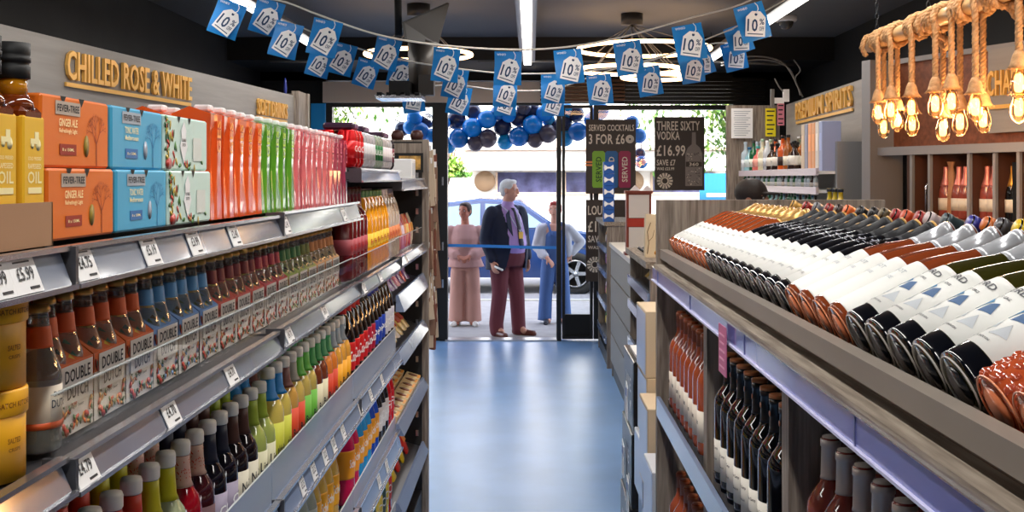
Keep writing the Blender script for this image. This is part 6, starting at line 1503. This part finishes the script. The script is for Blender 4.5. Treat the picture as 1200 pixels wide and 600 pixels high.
def woman_pink():
    r = empty('person', (0, 0, 0)); sk = skin('skin_warm', (.72, .46, .38)); bl = C('dusty_pink', (.76, .58, .56), .8); h = .215
    q = MB(); M = head(q, (0, -.03, 1.365), h, sk, -.45)
    limb(q, [((0, 0, 1.14), .055), ((0, -.01, 1.28), .048)], sk); loft(q, [(0, 0, .78, .14, .11), (0, 0, .95, .125, .10), (0, 0, 1.12, .14, .10), (0, 0, 1.19, .09, .07)], sk)
    A = {-1: [(-.17, .0, 1.13), (-.225, .0, .90), (-.075, -.17, .84)], 1: [(.17, 0, 1.13), (.225, .0, .90), (.075, -.17, .84)]}
    for s in (-1, 1): a = [V3(p) for p in A[s]]; limb(q, [(a[0], .045), (a[1], .038), (a[2], .026)], sk); hand(q, a[2], V3((-s * .8, -.35, -.35)), s, sk, palm=(0, .6, -.6), curl=.8, s=.88)
    for s in (-1, 1): limb(q, [((s * .08, 0, .76), .08), ((s * .085, -.01, .42), .05), ((s * .09, .02, .08), .035), ((s * .09, -.09, .035), .028)], sk)
    fuse(q, 'body', r, sk, .008, 4); face(r, M, h)
    q = MB(); hm = C('dark_brown_hair', (.22, .14, .11), .6, bump=.4, nscale=40)
    for p, rr_ in (((0, .08, .18), (.36, .40, .34)), ((0, .2, .0), (.33, .26, .34)), ((0, .42, .0), (.16, .14, .16)), ((0, -.14, .36), (.26, .16, .12)), ((.24, 0, .12), (.12, .2, .22)), ((-.24, 0, .12), (.12, .2, .22))): q.ball(tuple(v * h for v in p), tuple(v * h for v in rr_), hm, 14, 10, M=M)
    fuse(q, 'hair', r, hm, .009, 2)
    q = MB(); loft(q, [(0, 0, .70, .235, .175), (0, 0, .78, .20, .15), (0, 0, .90, .158, .125), (0, -.005, 1.04, .178, .145), (0, 0, 1.14, .17, .11), (0, 0, 1.205, .10, .075)], bl)
    for s in (-1, 1): a = [V3(p) for p in A[s]]; limb(q, [(a[0], .068), (a[1], .074), (a[1].lerp(a[2], .75), .062), (a[1].lerp(a[2], .95), .036)], bl)
    fuse(q, 'blouse', r, bl, .011, 3)
    q = MB(); tm = C('pale_terracotta', (.74, .55, .50), .8)
    loft(q, [(0, 0, .66, .165, .125), (0, 0, .76, .155, .12)], tm)
    for s in (-1, 1): loft(q, [(s * .095, .0, .05, .105, .12), (s * .092, .0, .35, .092, .105), (s * .08, 0, .62, .095, .115), (s * .07, 0, .74, .09, .11)], tm)
    fuse(q, 'trousers', r, tm, .011, 3)
    q = MB(); wm = C('white_shoe', (.88, .86, .84), .4)
    for s in (-1, 1): shoe(q, (s * .095, -.02, -.01), (s * .35, -1), wm, .24, .9)
    fuse(q, 'shoes', r, wm, .010, 2)
    return r
r = woman_pink(); r.location = P(545, 378, 13.3); r.location.z = -.008; r.scale = (1.0,) * 3
tag(r, 'person with dark tied hair in dusty pink blouse and wide trousers, hands clasped', 'person')
def woman_denim():
    r = empty('person', (0, 0, 0)); sk = skin('skin_fair2', (.84, .62, .54)); jk = C('pale_grey_jacket', (.78, .78, .82), .8); dn = C('blue_denim', (.28, .40, .62), .85); h = .215
    q = MB(); M = head(q, (0, -.03, 1.375), h, sk, -.5)
    limb(q, [((0, 0, 1.15), .055), ((0, -.01, 1.29), .048)], sk); loft(q, [(0, 0, .80, .14, .11), (0, 0, .97, .125, .10), (0, 0, 1.13, .14, .10), (0, 0, 1.20, .09, .07)], sk)
    A = {-1: [(-.17, .0, 1.14), (-.22, .02, .93), (-.12, -.16, .80)], 1: [(.17, 0, 1.14), (.34, .06, .98), (.19, -.02, .82)]}
    for s in (-1, 1): a = [V3(p) for p in A[s]]; limb(q, [(a[0], .045), (a[1], .038), (a[2], .026)], sk); hand(q, a[2], V3((.45, -.3, -.6)) if s < 0 else V3((-.5, -.3, -.5)), s, sk, palm=(0, .6, -.6), curl=.8, s=.88)
    for s in (-1, 1): limb(q, [((s * .08, 0, .76), .08), ((s * .085, -.01, .42), .05), ((s * .09, .02, .08), .035), ((s * .09, -.09, .035), .028)], sk)
    fuse(q, 'body', r, sk, .008, 4); face(r, M, h)
    q = MB(); hm = C('red_hair', (.62, .20, .18), .6, bump=.4, nscale=40)
    for p, rr_ in (((0, .08, .18), (.37, .40, .34)), ((0, .2, -.02), (.35, .26, .38)), ((0, -.16, .36), (.28, .18, .13)), ((.28, .02, .0), (.1, .2, .28)), ((-.28, .02, .0), (.1, .2, .28))): q.ball(tuple(v * h for v in p), tuple(v * h for v in rr_), hm, 14, 10, M=M)
    fuse(q, 'hair', r, hm, .009, 2)
    q = MB(); loft(q, [(0, -.01, .72, .16, .13), (0, -.01, .80, .152, .125), (0, -.015, .92, .14, .122), (0, -.025, 1.06, .13, .125), (0, -.02, 1.12, .10, .11)], dn)
    for s in (-1, 1): loft(q, [(s * .125, .0, .04, .085, .10), (s * .11, .0, .35, .078, .095), (s * .08, 0, .62, .095, .115), (s * .07, 0, .76, .09, .11)], dn); limb(q, [((s * .07, -.125, 1.08), .016), ((s * .085, -.09, 1.17), .016), ((s * .085, 0, 1.215), .016)], dn)
    fuse(q, 'dungarees', r, dn, .010, 2)
    q = MB()
    for s in (-1, 1):
        a = [V3(p) for p in A[s]]; limb(q, [(a[0], .066), (a[1], .062), (a[1].lerp(a[2], .8), .046)], jk)
        limb(q, [((s * .125, .0, 1.16), .055), ((s * .15, -.01, 1.0), .062), ((s * .16, -.0, .84), .062)], jk)
    limb(q, [((-.1, .06, 1.14), .06), ((.1, .06, 1.14), .06)], jk); loft(q, [(0, .06, .80, .15, .075), (0, .055, 1.14, .15, .07)], jk)
    fuse(q, 'jacket', r, jk, .011, 3)
    q = MB(); wm = C('dark_shoe', (.2, .2, .24), .4)
    for s in (-1, 1): shoe(q, (s * .10, -.02, -.01), (s * .3, -1), wm, .24, .9)
    fuse(q, 'shoes', r, wm, .010, 2)
    return r
r = woman_denim(); r.location = P(650, 376, 13.5); r.location.z = -.008; r.rotation_euler = (0, 0, R(10))
tag(r, 'person with red hair in denim dungarees and pale jacket, hand on hip', 'person')
def bender():   # only the capped head shows above the display
    r = empty('person', (0, 0, 0)); sk = skin('skin_mid', (.62, .42, .33)); tp = C('dark_top', (.12, .11, .12), .8); h = .23
    q = MB(); M = head(q, (0, -.04, 1.50), h, sk, .9)
    limb(q, [((0, .02, 1.27), .06), ((0, -.01, 1.42), .052)], sk); loft(q, [(0, .02, .80, .15, .12), (0, .02, 1.0, .145, .11), (0, .02, 1.22, .16, .11), (0, .02, 1.31, .10, .08)], sk)
    for s in (-1, 1):
        limb(q, [((s * .19, .02, 1.25), .05), ((s * .25, .0, 1.0), .04), ((s * .20, -.18, .88), .03)], sk); hand(q, (s * .20, -.18, .88), (0, -1, -.1), s, sk, palm=(0, 0, -1))
        limb(q, [((s * .09, .02, .80), .085), ((s * .10, 0, .45), .058), ((s * .10, .03, .08), .042), ((s * .10, -.09, .04), .03)], sk)
    fuse(q, 'body', r, sk, .009, 3); face(r, M, h)
    q = MB(); cm = C('dark_brown_cap', (.16, .12, .10), .6)
    q.ball((0, .05 * h, .17 * h), (.39 * h, .46 * h, .40 * h), cm, 20, 12, M=M); q.ball((0, -.48 * h, .14 * h), (.26 * h, .30 * h, .035 * h), cm, 16, 8, M=M)
    fuse(q, 'cap', r, cm, .008, 1)
    q = MB(); loft(q, [(0, .02, .78, .19, .15), (0, .02, 1.0, .175, .135), (0, .02, 1.22, .19, .13), (0, .02, 1.32, .11, .09)], tp)
    for s in (-1, 1): limb(q, [((s * .19, .02, 1.25), .07), ((s * .25, .0, 1.0), .058), ((s * .215, -.13, .90), .045)], tp)
    fuse(q, 'dark_top', r, tp, .012, 2)
    q = MB(); tm = C('dark_trousers', (.1, .1, .13), .8); loft(q, [(0, .02, .70, .18, .14), (0, .02, .82, .17, .14)], tm)
    for s in (-1, 1): limb(q, [((s * .09, .02, .76), .11), ((s * .10, 0, .45), .08), ((s * .10, .03, .10), .065)], tm)
    fuse(q, 'trousers', r, tm, .012, 2)
    q = MB()
    for s in (-1, 1): shoe(q, (s * .10, .0, .0), (0, -1), BLACK, .27)
    fuse(q, 'shoes', r, BLACK, .011, 2)
    return r
r = bender(); r.location = (1.50, 7.6, 0); r.rotation_euler = (0, 0, R(15)); r.scale = (1.075,) * 3
tag(r, 'person in a dark cap, only the head showing behind the lying wine bottles', 'person')
# ================================================================== light and camera
w = bpy.data.worlds.new('World'); bpy.context.scene.world = w; w.use_nodes = True; nt = w.node_tree
bg_ = nt.nodes['Background']; sky = nt.nodes.new('ShaderNodeTexSky'); sky.sky_type = 'NISHITA'; sky.sun_disc = False; sky.sun_elevation = R(48); sky.sun_rotation = R(180); sky.air_density = 1.0; sky.dust_density = 3.0
hs = nt.nodes.new('ShaderNodeHueSaturation'); hs.inputs['Saturation'].default_value = .55
nt.links.new(sky.outputs[0], hs.inputs['Color']); nt.links.new(hs.outputs[0], bg_.inputs[0]); bg_.inputs[1].default_value = SKY
sd = bpy.data.lights.new('sun', 'SUN'); sd.energy = SUN; sd.angle = R(.8); sd.color = (1, .96, .9); so = bpy.data.objects.new('sun', sd); col.objects.link(so); so.rotation_euler = (R(42), 0, R(-18))
for k, (x, y, z, L, e) in enumerate(((-.03, 8.4, 2.83, 4.2, 60), (-.03, 3.3, 2.83, 4.4, 75), (1.66, 8.5, 2.83, 3.8, 45), (1.66, 3.5, 2.83, 4.6, 70), (-1.8, 8.5, 2.83, 3.8, 40), (-1.8, 3.5, 2.83, 4.6, 60), (-.03, -.9, 2.9, 3.0, 90))):  # last one is an unseen lamp without fixture, added behind the camera
    ld = bpy.data.lights.new('tube_and_fill_light', 'AREA'); ld.shape = 'RECTANGLE'; ld.size = .08; ld.size_y = L; ld.energy = e * LK; ld.color = (1, .97, .93)
    lo = bpy.data.objects.new('tube_and_fill_light', ld); col.objects.link(lo); lo.location = (x, y, z - .02)
cam = bpy.data.cameras.new('camera'); co = bpy.data.objects.new('camera', cam); col.objects.link(co)
co.location = (0, 0, CZ); co.rotation_euler = (R(90), 0, 0)
cam.sensor_fit = 'HORIZONTAL'; cam.sensor_width = 36; cam.lens = 36 * F / 1200; cam.shift_x = -(CX - 600) / 1200; cam.shift_y = -(300 - CY) / 1200; cam.clip_start = .05; cam.clip_end = 200
sc = bpy.context.scene; sc.camera = co
sc.view_settings.view_transform = 'Standard'; sc.view_settings.look = 'None'; sc.view_settings.exposure = EXPO; sc.view_settings.gamma = 1; sc.view_settings.use_curve_mapping = False
